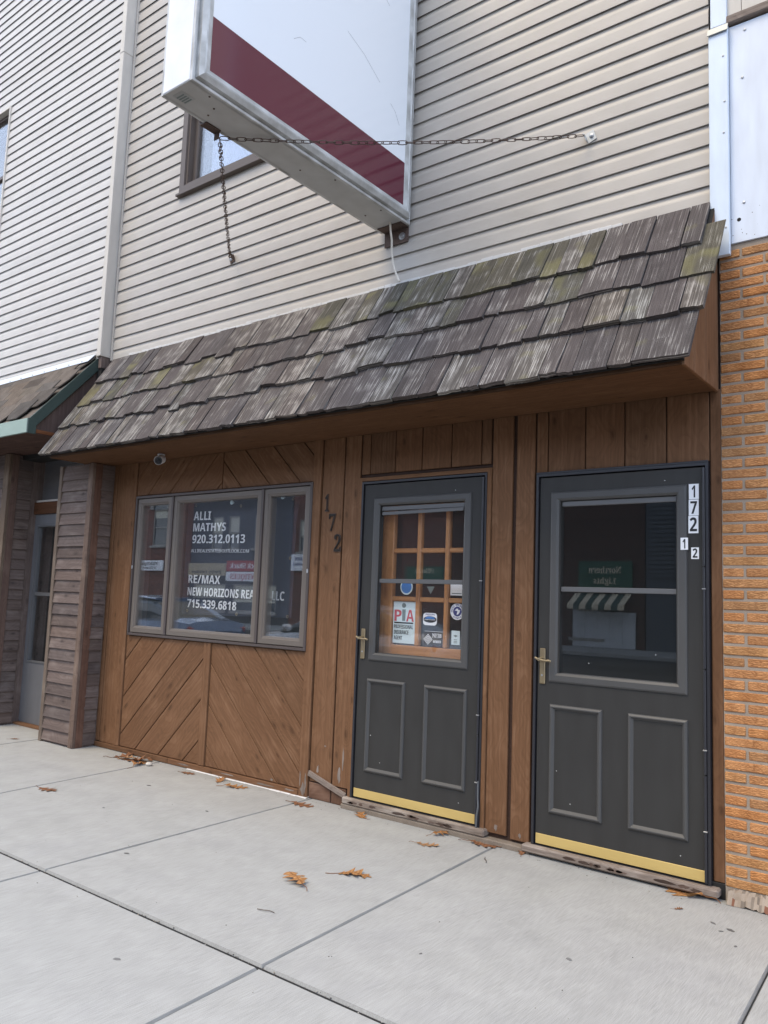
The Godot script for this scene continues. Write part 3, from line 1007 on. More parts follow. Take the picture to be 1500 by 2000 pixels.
func storm_door(B: Node, X: float, Y: float, first: bool) -> void:
	var W := 0.9205 if first else 0.90
	var H := 2.0274 if first else 2.0133
	var d := node(B, "storm_door", Vector3(X, Y, 0))
	var z := 0.006
	# outer metal frame and timber casing
	var b := mb()
	b.frame(-0.022, W + 0.026, -0.02, H + 0.022, [Vector2(0, -0.13), Vector2(0, 0.016), Vector2(0.014, 0.016), Vector2(0.016, -0.012)])
	done(b, d, "frame", M.black_metal)
	if first:
		b = mb(Color(1.05, 1.0, 0.98), Vector3(0, 1, 0))
		b.frame(-0.050, W + 0.052, -0.3, H + 0.052, [Vector2(0, -0.014), Vector2(0, 0.009), Vector2(0.003, 0.012), Vector2(0.025, 0.012), Vector2(0.026, -0.02)])
		done(b, d, "casing", M.stain)
	else:
		b = mb(Color(0.9, 0.88, 0.86), Vector3(0, 1, 0))
		b.box(Vector3(0.45, H + 0.028, 0.0), Vector3(0.95, 0.012, 0.03), 0.002)
		done(b, d, "casing", M.black_metal)
	# leaf: four rails round the glazed opening
	var gx0 := (-1.160 - X) if first else 0.126
	var gx1 := (-0.511 - X) if first else 0.764
	var gy0 := (1.007 - Y) if first else 0.917
	var gy1 := (1.972 - Y) if first else 1.886
	b = mb(Color.WHITE, Vector3(0, 1, 0))
	wall_holes(b, 0.0, W, 0.0, H, -0.030, z, [Rect2(gx0, gy0, gx1 - gx0, gy1 - gy0)])
	done(b, d, "door_leaf", M.door)
	# moulded frame round the glass
	var tx0 := (-1.215 - X) if first else 0.066
	var tx1 := (-0.456 - X) if first else 0.821
	var ty0 := (0.953 - Y) if first else 0.870
	var ty1 := (2.021 - Y) if first else 1.931
	b = mb(Color.WHITE, Vector3(0, 1, 0))
	b.frame(tx0, tx1, ty0, ty1, [Vector2(0, z - 0.002), Vector2(0.004, z + 0.007), Vector2(0.012, z + 0.011), Vector2(0.040, z + 0.011), Vector2(0.052, z + 0.002), Vector2(0.0555, z - 0.028)])
	done(b, d, "glazing_frame", M.door_trim)
	var mid := (gy0 + gy1) / 2 - 0.018
	piece(d, "meeting_rail", M.bar, gx0 + 0.001, gx1 - 0.001, mid - 0.014, mid + 0.014, -0.024, -0.004, 0.003)
	piece(d, "top_rail", M.bar, gx0 + 0.001, gx1 - 0.001, gy1 - 0.040, gy1 - 0.010, -0.024, -0.006, 0.003)
	pane(d, "upper_pane", gx0 + 0.001, gx1 - 0.001, mid + 0.014, gy1 - 0.03, -0.016, 0.004)
	pane(d, "lower_pane", gx0 + 0.001, gx1 - 0.001, gy0 + 0.001, mid - 0.014, -0.012, 0.004)
	if first:
		# drooping pull tape of the roller screen
		b = mb()
		b.box(Vector3.ZERO, Vector3(gx1 - gx0 - 0.02, 0.022, 0.008), 0.002)
		var xf := Transform3D(Basis(Vector3(0, 0, 1), 0.012), Vector3((gx0 + gx1) / 2, gy1 - 0.055, -0.003))
		done(b, d, "screen_roll", M.bar, xf)
	# raised panel mouldings
	var ps := [[0.0791, 0.3886], [0.5293, 0.8421]] if first else [[0.0743, 0.379], [0.5149, 0.8208]]
	var py := [0.1678, 0.7585] if first else [0.1722, 0.7536]
	for p in ps:
		b = mb(Color.WHITE, Vector3(0, 1, 0))
		b.frame(p[0], p[1], py[0], py[1], [Vector2(0, z - 0.002), Vector2(0.004, z + 0.008), Vector2(0.012, z + 0.014), Vector2(0.017, z + 0.014), Vector2(0.032, z - 0.002)])
		done(b, d, "panel_moulding", M.door_trim)
	var ky := 0.055
	piece(d, "kick_plate", M.kick, 0.002, W - 0.002, 0.002, ky, -0.03, z + 0.003, 0.001, Vector3(1, 0, 0))
	# hinge rail on the right edge
	for k in 4:
		var y0 := 0.0 + k * H / 4
		b = mb()
		b.tube([Vector3(0, 0.004, 0), Vector3(0, H / 4 - 0.004, 0)], 0.007, 8)
		done(b, d, "hinge_rail", M.black_metal, at(W + 0.004, y0, 0.020))
	for y in [0.24, 0.62, 1.40]:
		b = mb()
		b.box(Vector3.ZERO, Vector3(0.018, 0.006, 0.012), 0.001)
		done(b, d, "hinge_pin", M.steel, at(W + 0.004, y, 0.024))
	# handle
	var hx := (-1.262 - X) if first else 0.030
	var hy := (1.058 - Y) if first else 0.955
	b = mb()
	b.box(Vector3.ZERO, Vector3(0.034, 0.196, 0.010), 0.004)
	done(b, d, "handle_plate", M.brass, at(hx, hy, z + 0.005))
	b = mb()
	b.lathe(Vector3.ZERO, [Vector2(0.013, 0.0), Vector2(0.012, 0.012), Vector2(0.009, 0.03), Vector2(0.009, 0.044), Vector2(0.0001, 0.046)], 14)
	b.tube([Vector3(-0.025, 0.008, 0.036), Vector3(-0.012, 0.002, 0.038), Vector3(0, 0, 0.038), Vector3(0.02, -0.004, 0.038), Vector3(0.04, -0.006, 0.040), Vector3(0.056, -0.003, 0.040), Vector3(0.068, -0.008, 0.034)], 0.0065, 8)
	done(b, d, "lever", M.brass, at(hx, hy + 0.038, z + 0.010))
	b = mb()
	b.lathe(Vector3.ZERO, [Vector2(0.006, 0.0), Vector2(0.006, 0.002), Vector2(0.0001, 0.002)], 10)
	done(b, d, "keyhole", M.steel, at(hx, hy - 0.05, z + 0.010))
	for k in 7:
		var cx := [0.66, 0.30, 0.78, 0.12, 0.52, 0.20, 0.71][k] as float
		var cyy := [1.06, 0.99, 0.10, 0.40, 0.88, 0.24, 1.955][k] as float
		b = mb(Color(0.8, 0.8, 0.78))
		var cp := PackedVector2Array()
		for e in 6:
			var rr := rf(0.0012, 0.0032)
			cp.append(Vector2(cos(TAU * e / 6) * rr * 1.3, sin(TAU * e / 6) * rr))
		b.prism(cp, 0.0, 0.0006)
		done(b, d, "paint_chip", M.white, at(cx * W / 0.9, cyy, z + (0.0112 if k == 6 else 0.0002)))
	if first:
		return
	# white number stickers beside the glass
	var st := [["1", 0.829, 0.878, 1.912, 1.990], ["7", 0.828, 0.877, 1.829, 1.910], ["2", 0.826, 0.875, 1.739, 1.827], ["1", 0.790, 0.827, 1.655, 1.716], ["2", 0.839, 0.877, 1.609, 1.667]]
	for s in st:
		var cx: float = (s[1] + s[2]) / 2
		var y0: float = s[3] - Y
		var h: float = s[4] - s[3]
		b = mb()
		b.box(Vector3.ZERO, Vector3(s[2] - s[1], h, 0.0012))
		var q := done(b, d, "number_sticker", M.white, at(cx, y0 + h / 2, z + (0.0126 if cx < 0.82 else 0.0012)))
		var wd := h * (0.22 if s[0] == "1" else 0.40)
		text(q, "numeral", s[0], h * 0.78, -wd * (0.5 if s[0] != "1" else 0.6), -h * 0.39, 0.0011, M.black_ink, wd)

func inner_door(B: Node) -> void:
	var d := node(B, "wooden_inner_door", Vector3(0, 0, -0.1))
	var Vv := Vector3(0, 1, 0)
	piece(d, "stile", M.honey, -1.295, -1.122, 0.08, 2.10, -0.04, 0.0, 0.003, Vv)
	piece(d, "stile", M.honey, -0.470, -0.38, 0.08, 2.10, -0.04, 0.0, 0.003, Vv)
	piece(d, "bottom_rail", M.honey, -1.121, -0.471, 0.08, 1.060, -0.04, -0.001, 0.003, Vector3(1, 0, 0))
	piece(d, "top_rail", M.honey, -1.121, -0.471, 1.975, 2.10, -0.04, -0.001, 0.003, Vector3(1, 0, 0))
	for x in [-0.914, -0.696]:
		piece(d, "muntin", M.honey, x - 0.016, x + 0.016, 1.061, 1.974, -0.035, 0.004, 0.006, Vv)
	var xs := [[-1.121, -0.931], [-0.897, -0.713], [-0.679, -0.471]]
	for y in [1.360, 1.675]:
		for q in xs:
			piece(d, "muntin", M.honey, q[0], q[1], y - 0.015, y + 0.015, -0.035, 0.003, 0.006, Vector3(1, 0, 0))
	for y in [[1.06, 1.345], [1.375, 1.66], [1.69, 1.975]]:
		for q in xs:
			pane(d, "pane", q[0], q[1], y[0], y[1], -0.022, 0.004)
	stickers(d)

func plate(parent: Node, called: String, m: Material, x0: float, x1: float, y0: float, y1: float, z: float) -> MeshInstance3D:
	var b := mb()
	b.box(Vector3.ZERO, Vector3(x1 - x0, y1 - y0, 0.001))
	return done(b, parent, called, m, at((x0 + x1) / 2, (y0 + y1) / 2, z))

func round_text(b: SurfaceTool, s: String, h: float, cen: Vector3, r: float, a0: float, a1: float) -> void:
	for i in s.length():
		if s[i] == " ":
			continue
		var t := TextMesh.new()
		t.text = s[i]
		t.font = font(false, true)
		t.font_size = 32
		t.pixel_size = h / (32.0 * 0.714)
		t.depth = 0.0006
		t.curve_step = 2.0
		var an := lerpf(a0, a1, (i + 0.5) / s.length())
		var up := an - PI / 2 if a0 > a1 else an + PI / 2
		b.append_from(t, 0, Transform3D(Basis(Vector3(0, 0, 1), up), cen + Vector3(cos(an), sin(an), 0) * r))

func stickers(d: Node) -> void:
	var z := -0.0185
	var p := plate(d, "insurance_sticker", M.pale_ink, -1.117, -0.940, 1.072, 1.343, z)
	p.set_meta("label", "white insurance agent sticker with red letters")
	var o := p.position
	text(p, "lettering", "P", 0.074, -1.108 - o.x, 1.214 - o.y, 0.001, M.red_ink, 0.058)
	text(p, "lettering", "A", 0.074, -1.012 - o.x, 1.214 - o.y, 0.001, M.red_ink, 0.062)
	var b := mb()
	b.prism(PackedVector2Array([Vector2(-0.011, -0.045), Vector2(0.013, -0.045), Vector2(0.015, 0.03), Vector2(-0.012, 0.03)]), 0, 0.0014)
	b.lathe(Vector3(0.0, 0.055, 0), [Vector2(0.016, 0), Vector2(0.016, 0.0014), Vector2(0.0001, 0.0014)], 18)
	done(b, p, "emblem", M.grey_ink, at(-1.032 - o.x, 1.262 - o.y, 0.0012))
	plate(p, "stripe", M.black_ink, -1.108 - o.x, -0.955 - o.x, 1.199 - o.y, 1.209 - o.y, 0.001)
	var rows := ["PROFESSIONAL", "INSURANCE", "AGENT"]
	var ws := [0.153, 0.118, 0.068]
	for i in 3:
		text(p, "lettering", rows[i], 0.025, -1.108 - o.x, 1.166 - 0.036 * i - o.y, 0.001, M.black_ink, ws[i])
	# blue round sticker
	b = mb()
	b.lathe(Vector3.ZERO, [Vector2(0.050, 0), Vector2(0.050, 0.0008), Vector2(0.0001, 0.0008)], 28)
	var q := done(b, d, "round_sticker", M.pale_ink, at(-1.018, 1.437, z))
	b = mb()
	b.lathe(Vector3.ZERO, [Vector2(0.041, 0), Vector2(0.041, 0.0006), Vector2(0.0001, 0.0006)], 28)
	done(b, q, "disc", M.blue_ink, at(0, 0, 0.0008))
	# rounded square with dark oval
	b = mb()
	var rr := PackedVector2Array()
	for k in 4:
		for e in 5:
			var an := PI / 2 * k + PI / 8 * e
			var cx: float = 0.033 * [1, -1, -1, 1][k]
			var cy: float = 0.019 * [1, 1, -1, -1][k]
			rr.append(Vector2(cx + 0.02 * cos(an), cy + 0.02 * sin(an)))
	b.prism(rr, 0, 0.0008)
	q = done(b, d, "oval_sticker", M.white, at(-0.824, 1.237, z))
	b = mb()
	var ov := PackedVector2Array()
	for k in 24:
		ov.append(Vector2(0.050 * cos(TAU * k / 24), 0.021 * sin(TAU * k / 24) - 0.002))
	b.prism(ov, 0, 0.0006)
	done(b, q, "oval", M.black_ink, at(0, 0, 0.0008))
	b = mb()
	b.prism(PackedVector2Array([Vector2(-0.038, 0.002), Vector2(0.038, 0.002), Vector2(0.034, 0.010), Vector2(0.02, 0.016), Vector2(0.0, 0.017), Vector2(-0.02, 0.015), Vector2(-0.034, 0.009)]), 0, 0.0006)
	done(b, q, "hills", M.blue_ink, at(0, 0, 0.0016))
	text(q, "lettering", "PHILLIPS", 0.010, -0.034, 0.024, 0.001, M.navy_ink, 0.068)
	text(q, "lettering", "Chamber of Commerce", 0.006, -0.042, -0.006, 0.0017, M.white, 0.084)
	# small business member sticker
	q = plate(d, "member_sticker", M.black_ink, -0.868, -0.722, 1.082, 1.165, z)
	q.set_meta("label", "black member sticker with white diamond emblem")
	b = mb()
	for k in 3:
		for s in [-1.0, 1.0]:
			var u := 0.012 + 0.011 * k
			b.prism(PackedVector2Array([Vector2(0, u * s), Vector2(u * s, 0), Vector2((u - 0.005) * s, 0), Vector2(0, (u - 0.005) * s)]), 0, 0.0006)
			b.prism(PackedVector2Array([Vector2(0, -u * s), Vector2(u * s, 0), Vector2((u - 0.005) * s, 0), Vector2(0, -(u - 0.005) * s)]), 0, 0.0006)
	done(b, q, "emblem", M.white, at(-0.040, -0.014, 0.0008))
	text(q, "lettering", "NFIB", 0.024, -0.008, 0.0, 0.001, M.white, 0.070, true)
	text(q, "lettering", "MEMBER", 0.016, 0.0, -0.034, 0.001, M.white, 0.060)
	plate(q, "stripe", M.white, -0.068, 0.072, 0.036, 0.038, 0.001)
	# round donor sticker with a bird's head
	b = mb()
	b.lathe(Vector3.ZERO, [Vector2(0.052, 0), Vector2(0.052, 0.0008), Vector2(0.0001, 0.0008)], 32)
	q = done(b, d, "donor_sticker", M.white, at(-0.620, 1.293, z))
	b = mb()
	b.lathe(Vector3.ZERO, [Vector2(0.031, 0), Vector2(0.031, 0.0006), Vector2(0.0001, 0.0006)], 28)
	done(b, q, "disc", M.navy_ink, at(0, 0, 0.0008))
	b = mb()
	b.prism(PackedVector2Array([Vector2(-0.019, 0.006), Vector2(-0.010, 0.011), Vector2(-0.004, 0.018), Vector2(0.004, 0.017), Vector2(0.007, 0.010), Vector2(0.002, 0.002)]), 0, 0.0006)
	b.prism(PackedVector2Array([Vector2(0.007, 0.010), Vector2(0.020, 0.009), Vector2(0.016, -0.006), Vector2(0.006, -0.018), Vector2(-0.004, -0.02), Vector2(0.0, -0.002)]), 0, 0.0006)
	done(b, q, "emblem", M.white, at(0, 0, 0.0014))
	var st := SurfaceTool.new()
	round_text(st, "DUCKS UNLIMITED", 0.011, Vector3.ZERO, 0.041, PI * 1.05, -PI * 0.05)
	round_text(st, "DONOR", 0.011, Vector3.ZERO, 0.041, PI * 1.25, PI * 1.75)
	var tm := st.commit()
	tm.surface_set_material(0, M.navy_ink)
	put(q, "lettering", tm, at(0, 0, 0.001))
	# plain white sticker above and a small printed card below
	q = plate(d, "square_sticker", M.white, -0.676, -0.580, 1.392, 1.470, z)
	plate(q, "print", M.grey_ink, -0.036, 0.036, -0.030, -0.024, 0.001)
	q = plate(d, "card", M.pale_ink, -0.659, -0.598, 1.087, 1.174, z)
	b = mb()
	b.prism(PackedVector2Array([Vector2(-0.016, 0), Vector2(0, -0.009), Vector2(0.016, 0), Vector2(0, 0.006)]), 0, 0.0006)
	done(b, q, "emblem", M.grey_ink, at(0, 0.012, 0.0006))
	for y in [-0.012, -0.022, -0.031]:
		plate(q, "print", M.grey_ink, -0.012, 0.012, y - 0.002, y + 0.002, 0.001)
	b = mb()
	b.prism(PackedVector2Array([Vector2(-0.03, 0.024), Vector2(0.03, 0.024), Vector2(0.0, -0.024)]), 0, 0.0008)
	done(b, d, "pennant_sticker", M.grey_ink, at(-0.826, 1.42, z))

# ---------------------------------------------------------------- neighbour on the left
func lap_column(parent: Node, x0: float, x1: float, zface: float, y1: float, p: float, side := false) -> void:
	# lapped boards across a face; side = true: on a face that looks towards +x (x0, x1 are then z values and zface is x)
	var y := 0.02
	while y < y1:
		var b := mb(tone(0.7, 1.25, 0.05), Vector3(1, 0, 0))
		var w := x1 - x0
		var h := p + 0.02
		var f := rf(0.020, 0.026)
		var pts := [Vector3(0, 0, 0), Vector3(w, 0, 0), Vector3(w, 0, f), Vector3(0, rf(-0.002, 0.002), f), Vector3(0, h, 0.004), Vector3(w, h, 0.004)]
		b.quad(pts[0], pts[1], pts[2], pts[3], Vector3(0, -1, 0))
		b.quad(pts[3], pts[2], pts[5], pts[4], Vector3(0, 0.15, 1).normalized())
		b.ftri(pts[0], pts[3], pts[4], Vector3(-1, 0, 0))
		b.ftri(pts[1], pts[2], pts[5], Vector3(1, 0, 0))
		var xf := Transform3D(Basis(), Vector3(x0, y, zface))
		if side:
			xf = Transform3D(Basis(Vector3(0, 1, 0), PI / 2), Vector3(zface, y, x1))
		done(b, parent, "lap_board", M.weathered, xf)
		y += p

func left_building() -> void:
	var L := thing("neighbour_building", "pale sided neighbour on the left with brown lapped columns and a grey door", "building", Vector3.ZERO)
	var b := mb()
	wall_holes(b, -11.5, -4.43, 2.62, 9.6, -0.1, 0.088, [Rect2(-7.695, 5.17, 1.05, 1.58)])
	done(b, L, "wall", M.black_gap)
	piece(L, "roof", M.asphalt, -11.5, -4.43, 9.6, 9.7, -9, 0.09, 0.0)
	siding(L, -11.5, -4.475, 3.47, 9.5, 0.092, 0.1, M.vinyl_left, Rect2(-7.705, 5.15, 1.10, 1.62), [[1, -6.1], [3, -5.7], [4, -5.3], [6, -6.3], [8, -5.33], [10, -5.0], [10, -5.6], [11, -5.25], [13, -5.6], [14, -6.35], [16, -6.2], [18, -6.6], [20, -5.9], [22, -6.2], [9, -8.4], [15, -8.0]])
	# corner post, in two lengths with the upper lapped over the lower
	for r in [[3.49, 6.52, 0.0], [6.50, 9.6, 0.004]]:
		var e: float = r[2]
		b = mb(Color.WHITE, Vector3(0, 1, 0))
		b.box(Vector3.ZERO, Vector3(0.06 + e, r[1] - r[0], 0.135 + e), 0.003)
		done(b, L, "corner_post", M.trim_grey, at(-4.450 + e / 2, (r[0] + r[1]) / 2, 0.0525 + e / 2))
	piece(L, "post_channel", M.vinyl_left, -4.49, -4.478, 3.48, 9.5, 0.09, 0.114, 0.002)
	piece(L, "post_foot", M.weathered, -4.47, -4.425, 3.38, 3.488, 0.0, 0.10, 0.003, Vector3(0, 1, 0))
	# window far left
	var w := node(L, "window", Vector3(-7.695, 5.17, 0.09))
	b = mb()
	b.frame(-0.02, 1.07, -0.02, 1.60, [Vector2(0, 0), Vector2(0, 0.026), Vector2(0.022, 0.026), Vector2(0.024, -0.08)])
	done(b, w, "frame", M.trim_grey)
	for k in 2:
		b = mb()
		b.frame(0.006, 1.044, 0.006 + 0.78 * k, 0.80 + 0.775 * k, [Vector2(0, -0.06), Vector2(0, -0.004 - 0.03 * k), Vector2(0.035, -0.004 - 0.03 * k), Vector2(0.04, -0.06)])
		done(b, w, "sash", M.brown_frame)
		pane(w, "pane", 0.04, 1.01, 0.04 + 0.78 * k, 0.765 + 0.775 * k, -0.03 - 0.02 * k)
	b = mb()
	b.box(Vector3(0.5, 0.8, -0.35), Vector3(1.4, 2.0, 0.02))
	done(b, w, "blind", M.room)
	# lapped column between the two shops
	var y1 := 2.66
	piece(L, "column_core", M.weathered, -4.735, -4.225, 0.0, 2.455, -0.3, 0.205, 0.0)
	lap_column(L, -4.702, -4.275, 0.205, 2.40, 0.1)
	lap_column(L, 0.02, 0.145, -4.225, 2.36, 0.1, true)
	piece(L, "corner_board", M.weathered, -4.748, -4.700, 0.0, 2.455, 0.19, 0.232, 0.003, Vector3(0, 1, 0), Color(1.25, 1.0, 0.88))
	piece(L, "corner_board", M.weathered, -4.272, -4.204, 0.0, 2.455, 0.203, 0.232, 0.003, Vector3(0, 1, 0), Color(1.1, 0.92, 0.82))
	piece(L, "corner_board", M.weathered, -4.226, -4.203, 0.0, 2.455, 0.135, 0.202, 0.003, Vector3(0, 1, 0), Color(0.85, 0.60, 0.48))
	# door recess
	piece(L, "column_core", M.weathered, -7.6, -5.715, 0.0, y1, -0.3, 0.205, 0.0)
	lap_column(L, -7.5, -5.79, 0.205, 2.6, 0.1)
	lap_column(L, -0.02, 0.13, -5.715, 2.6, 0.1, true)
	piece(L, "corner_board", M.weathered, -5.79, -5.692, 0.0, y1, 0.20, 0.232, 0.003, Vector3(0, 1, 0), Color(1.3, 0.95, 0.78))
	piece(L, "corner_board", M.weathered, -5.716, -5.690, 0.0, y1, 0.13, 0.199, 0.003, Vector3(0, 1, 0), Color(0.9, 0.75, 0.68))
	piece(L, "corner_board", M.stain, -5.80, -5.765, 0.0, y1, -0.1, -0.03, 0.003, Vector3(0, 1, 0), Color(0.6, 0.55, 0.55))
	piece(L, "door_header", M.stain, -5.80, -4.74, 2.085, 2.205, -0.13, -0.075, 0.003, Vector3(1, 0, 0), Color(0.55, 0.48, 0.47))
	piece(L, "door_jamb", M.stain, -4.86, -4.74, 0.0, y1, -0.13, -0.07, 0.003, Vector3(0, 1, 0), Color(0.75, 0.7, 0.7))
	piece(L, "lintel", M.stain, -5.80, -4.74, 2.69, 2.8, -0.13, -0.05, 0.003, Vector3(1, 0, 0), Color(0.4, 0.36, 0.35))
	piece(L, "door_sill", M.stain, -5.80, -4.74, 0.0, 0.022, -0.14, -0.04, 0.003, Vector3(1, 0, 0), Color(1.3, 1.3, 1.3))
	var d := node(L, "grey_door", Vector3(-5.765, 0.024, -0.1))
	b = mb(Color.WHITE, Vector3(0, 1, 0))
	wall_holes(b, 0.0, 0.90, 0.0, 2.06, -0.04, 0.0, [Rect2(0.13, 0.60, 0.62, 1.33)])
	done(b, d, "door_leaf", M.grey_door)
	b = mb()
	b.frame(0.11, 0.77, 0.58, 1.95, [Vector2(0, -0.002), Vector2(0.006, 0.008), Vector2(0.018, 0.008), Vector2(0.022, -0.03)])
	done(b, d, "glazing_frame", M.bar)
	piece(d, "meeting_rail", M.bar, 0.132, 0.748, 1.24, 1.275, -0.03, -0.004, 0.003)
	pane(d, "pane", 0.13, 0.75, 0.60, 1.24, -0.018)
	pane(d, "pane", 0.13, 0.75, 1.275, 1.93, -0.018)
	b = mb()
	b.box(Vector3(0.03, 1.02, 0.02), Vector3(0.025, 0.16, 0.03), 0.004)
	done(b, d, "handle", M.black_metal)
	plate(d, "notice", M.white, 0.60, 0.66, 1.86, 1.92, -0.012)
	var tr := node(L, "transom_window", Vector3(-5.765, 2.205, -0.1))
	b = mb()
	b.frame(0.0, 0.90, 0.0, 0.485, [Vector2(0, -0.04), Vector2(0, 0.004), Vector2(0.022, 0.004), Vector2(0.026, -0.04)])
	done(b, tr, "frame", M.trim_grey)
	pane(tr, "pane", 0.022, 0.878, 0.022, 0.463, -0.012)
	b = mb()
	b.box(Vector3(0.45, 0.24, -0.06), Vector3(0.84, 0.48, 0.01))
	done(b, tr, "blind", M.grey_door)
	b = mb()
	b.box(Vector3(-5.3, 1.4, -2.5), Vector3(1.4, 2.9, 0.05))
	b.box(Vector3(-6.0, 1.4, -1.4), Vector3(0.05, 2.9, 2.3))
	b.box(Vector3(-4.60, 1.4, -1.4), Vector3(0.05, 2.9, 2.2))
	b.box(Vector3(-5.3, 2.84, -1.35), Vector3(1.4, 0.05, 2.4))
	b.box(Vector3(-5.3, -0.03, -1.4), Vector3(1.4, 0.05, 2.3))
	done(b, L, "room", M.room_dark)
	b = mb()
	b.box(Vector3(-9.5, 1.3, -0.2), Vector3(3.8, 2.7, 0.3))
	done(b, L, "far_wall", M.weathered)

func left_awning() -> void:
	var A := thing("shingled_awning", "asphalt shingled awning with pale green fascia at the far left", "awning", Vector3(-4.5, 0, 0))
	var top := Vector3(0, 3.475, 0.10)
	var bot := Vector3(0, 2.795, 0.69)
	var dn := (bot - top).normalized()
	var nn := Vector3(0, -dn.z, dn.y)
	if nn.y < 0:
		nn = -nn
	# deck
	var b := mb()
	var L := top.distance_to(bot)
	var bas := Basis(Vector3(1, 0, 0), -dn, nn)
	b.box(Vector3(-3.5, -L / 2, -0.015), Vector3(7.0, L, 0.02))
	done(b, A, "deck", M.shingle, Transform3D(bas, top))
	# hexagon tabs
	var rows := 6
	var e := L / rows
	for k in rows:
		for i in 12:
			var x := -0.005 - 0.29 * i - (0.145 if k % 2 else 0.0)
			var w := 0.286
			var pb := mb(tone(0.6, 1.3, 0.06), Vector3(0, 1, 0), 0.3, 0.3)
			var lo := -(k + 1) * e
			var p := [Vector2(x, e * 1.7), Vector2(x - w + 0.003, e * 1.7), Vector2(x - w + 0.003, e * 0.55), Vector2(x - w * 0.78, 0), Vector2(x - w * 0.22, 0), Vector2(x, e * 0.55)]
			pb.prism(PackedVector2Array(p), 0.0, 0.010, 0.001)
			var tilt := Basis(Vector3(1, 0, 0), 0.055)
			if k == 0:
				tilt = Basis(Vector3(1, 0, 0), 0.03)
			done(pb, A, "shingle", M.shingle, Transform3D(bas * tilt, top + bas * Vector3(0, lo, 0.012)))
	# metal flashing along the wall, with screws
	b = mb()
	b.box(Vector3(-3.5, -0.045, 0.030), Vector3(7.0, 0.115, 0.003), 0.001)
	var fl := done(b, A, "flashing", M.flash, Transform3D(bas, top + Vector3(0, 0.01, 0)))
	for i in 9:
		var s := mb()
		s.lathe(Vector3.ZERO, [Vector2(0.007, 0), Vector2(0.005, 0.004), Vector2(0.0001, 0.005)], 8)
		done(s, fl, "screw", M.rust, at(-0.12 - 0.22 * i, -0.08, 0.0315))
	# rake board, fascia, end panel, soffit
	b = mb(Color.WHITE, Vector3(0, 1, 0))
	b.box(Vector3(0.009, -L / 2 - 0.01, -0.040), Vector3(0.018, L + 0.03, 0.085), 0.002)
	done(b, A, "rake_board", M.green_dark, Transform3D(bas, top))
	b = mb(Color.WHITE, Vector3(1, 0, 0))
	b.box(Vector3(-3.5, 2.728, 0.70), Vector3(7.0, 0.125, 0.02), 0.003)
	done(b, A, "fascia", M.green_light)
	b = mb(Color.WHITE, Vector3(1, 0, 0))
	b.box(Vector3(0.010, 2.725, 0.672), Vector3(0.018, 0.13, 0.076), 0.002)
	done(b, A, "fascia_return", M.green_dark)
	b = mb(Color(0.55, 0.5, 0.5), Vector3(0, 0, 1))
	b.prism(PackedVector2Array([Vector2(-0.10, 3.38), Vector2(-0.02, 3.40), Vector2(-0.02, 2.67), Vector2(-0.63, 2.67), Vector2(-0.63, 2.80)]), 0.0, 0.012, 0.0, true)
	done(b, A, "end_panel", M.weathered, Transform3D(Basis(Vector3(0, 1, 0), PI / 2), Vector3(-0.014, 0, 0)))
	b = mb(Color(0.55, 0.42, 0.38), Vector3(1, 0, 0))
	b.box(Vector3(-3.5, 2.672, 0.35), Vector3(7.0, 0.012, 0.68))
	done(b, A, "soffit", M.weathered)
	b = mb(Color(0.8, 0.6, 0.5), Vector3(0, 0, 1))
	b.box(Vector3(0.004, 2.69, 0.34), Vector3(0.012, 0.03, 0.58), 0.002)
	done(b, A, "moulding", M.stain)

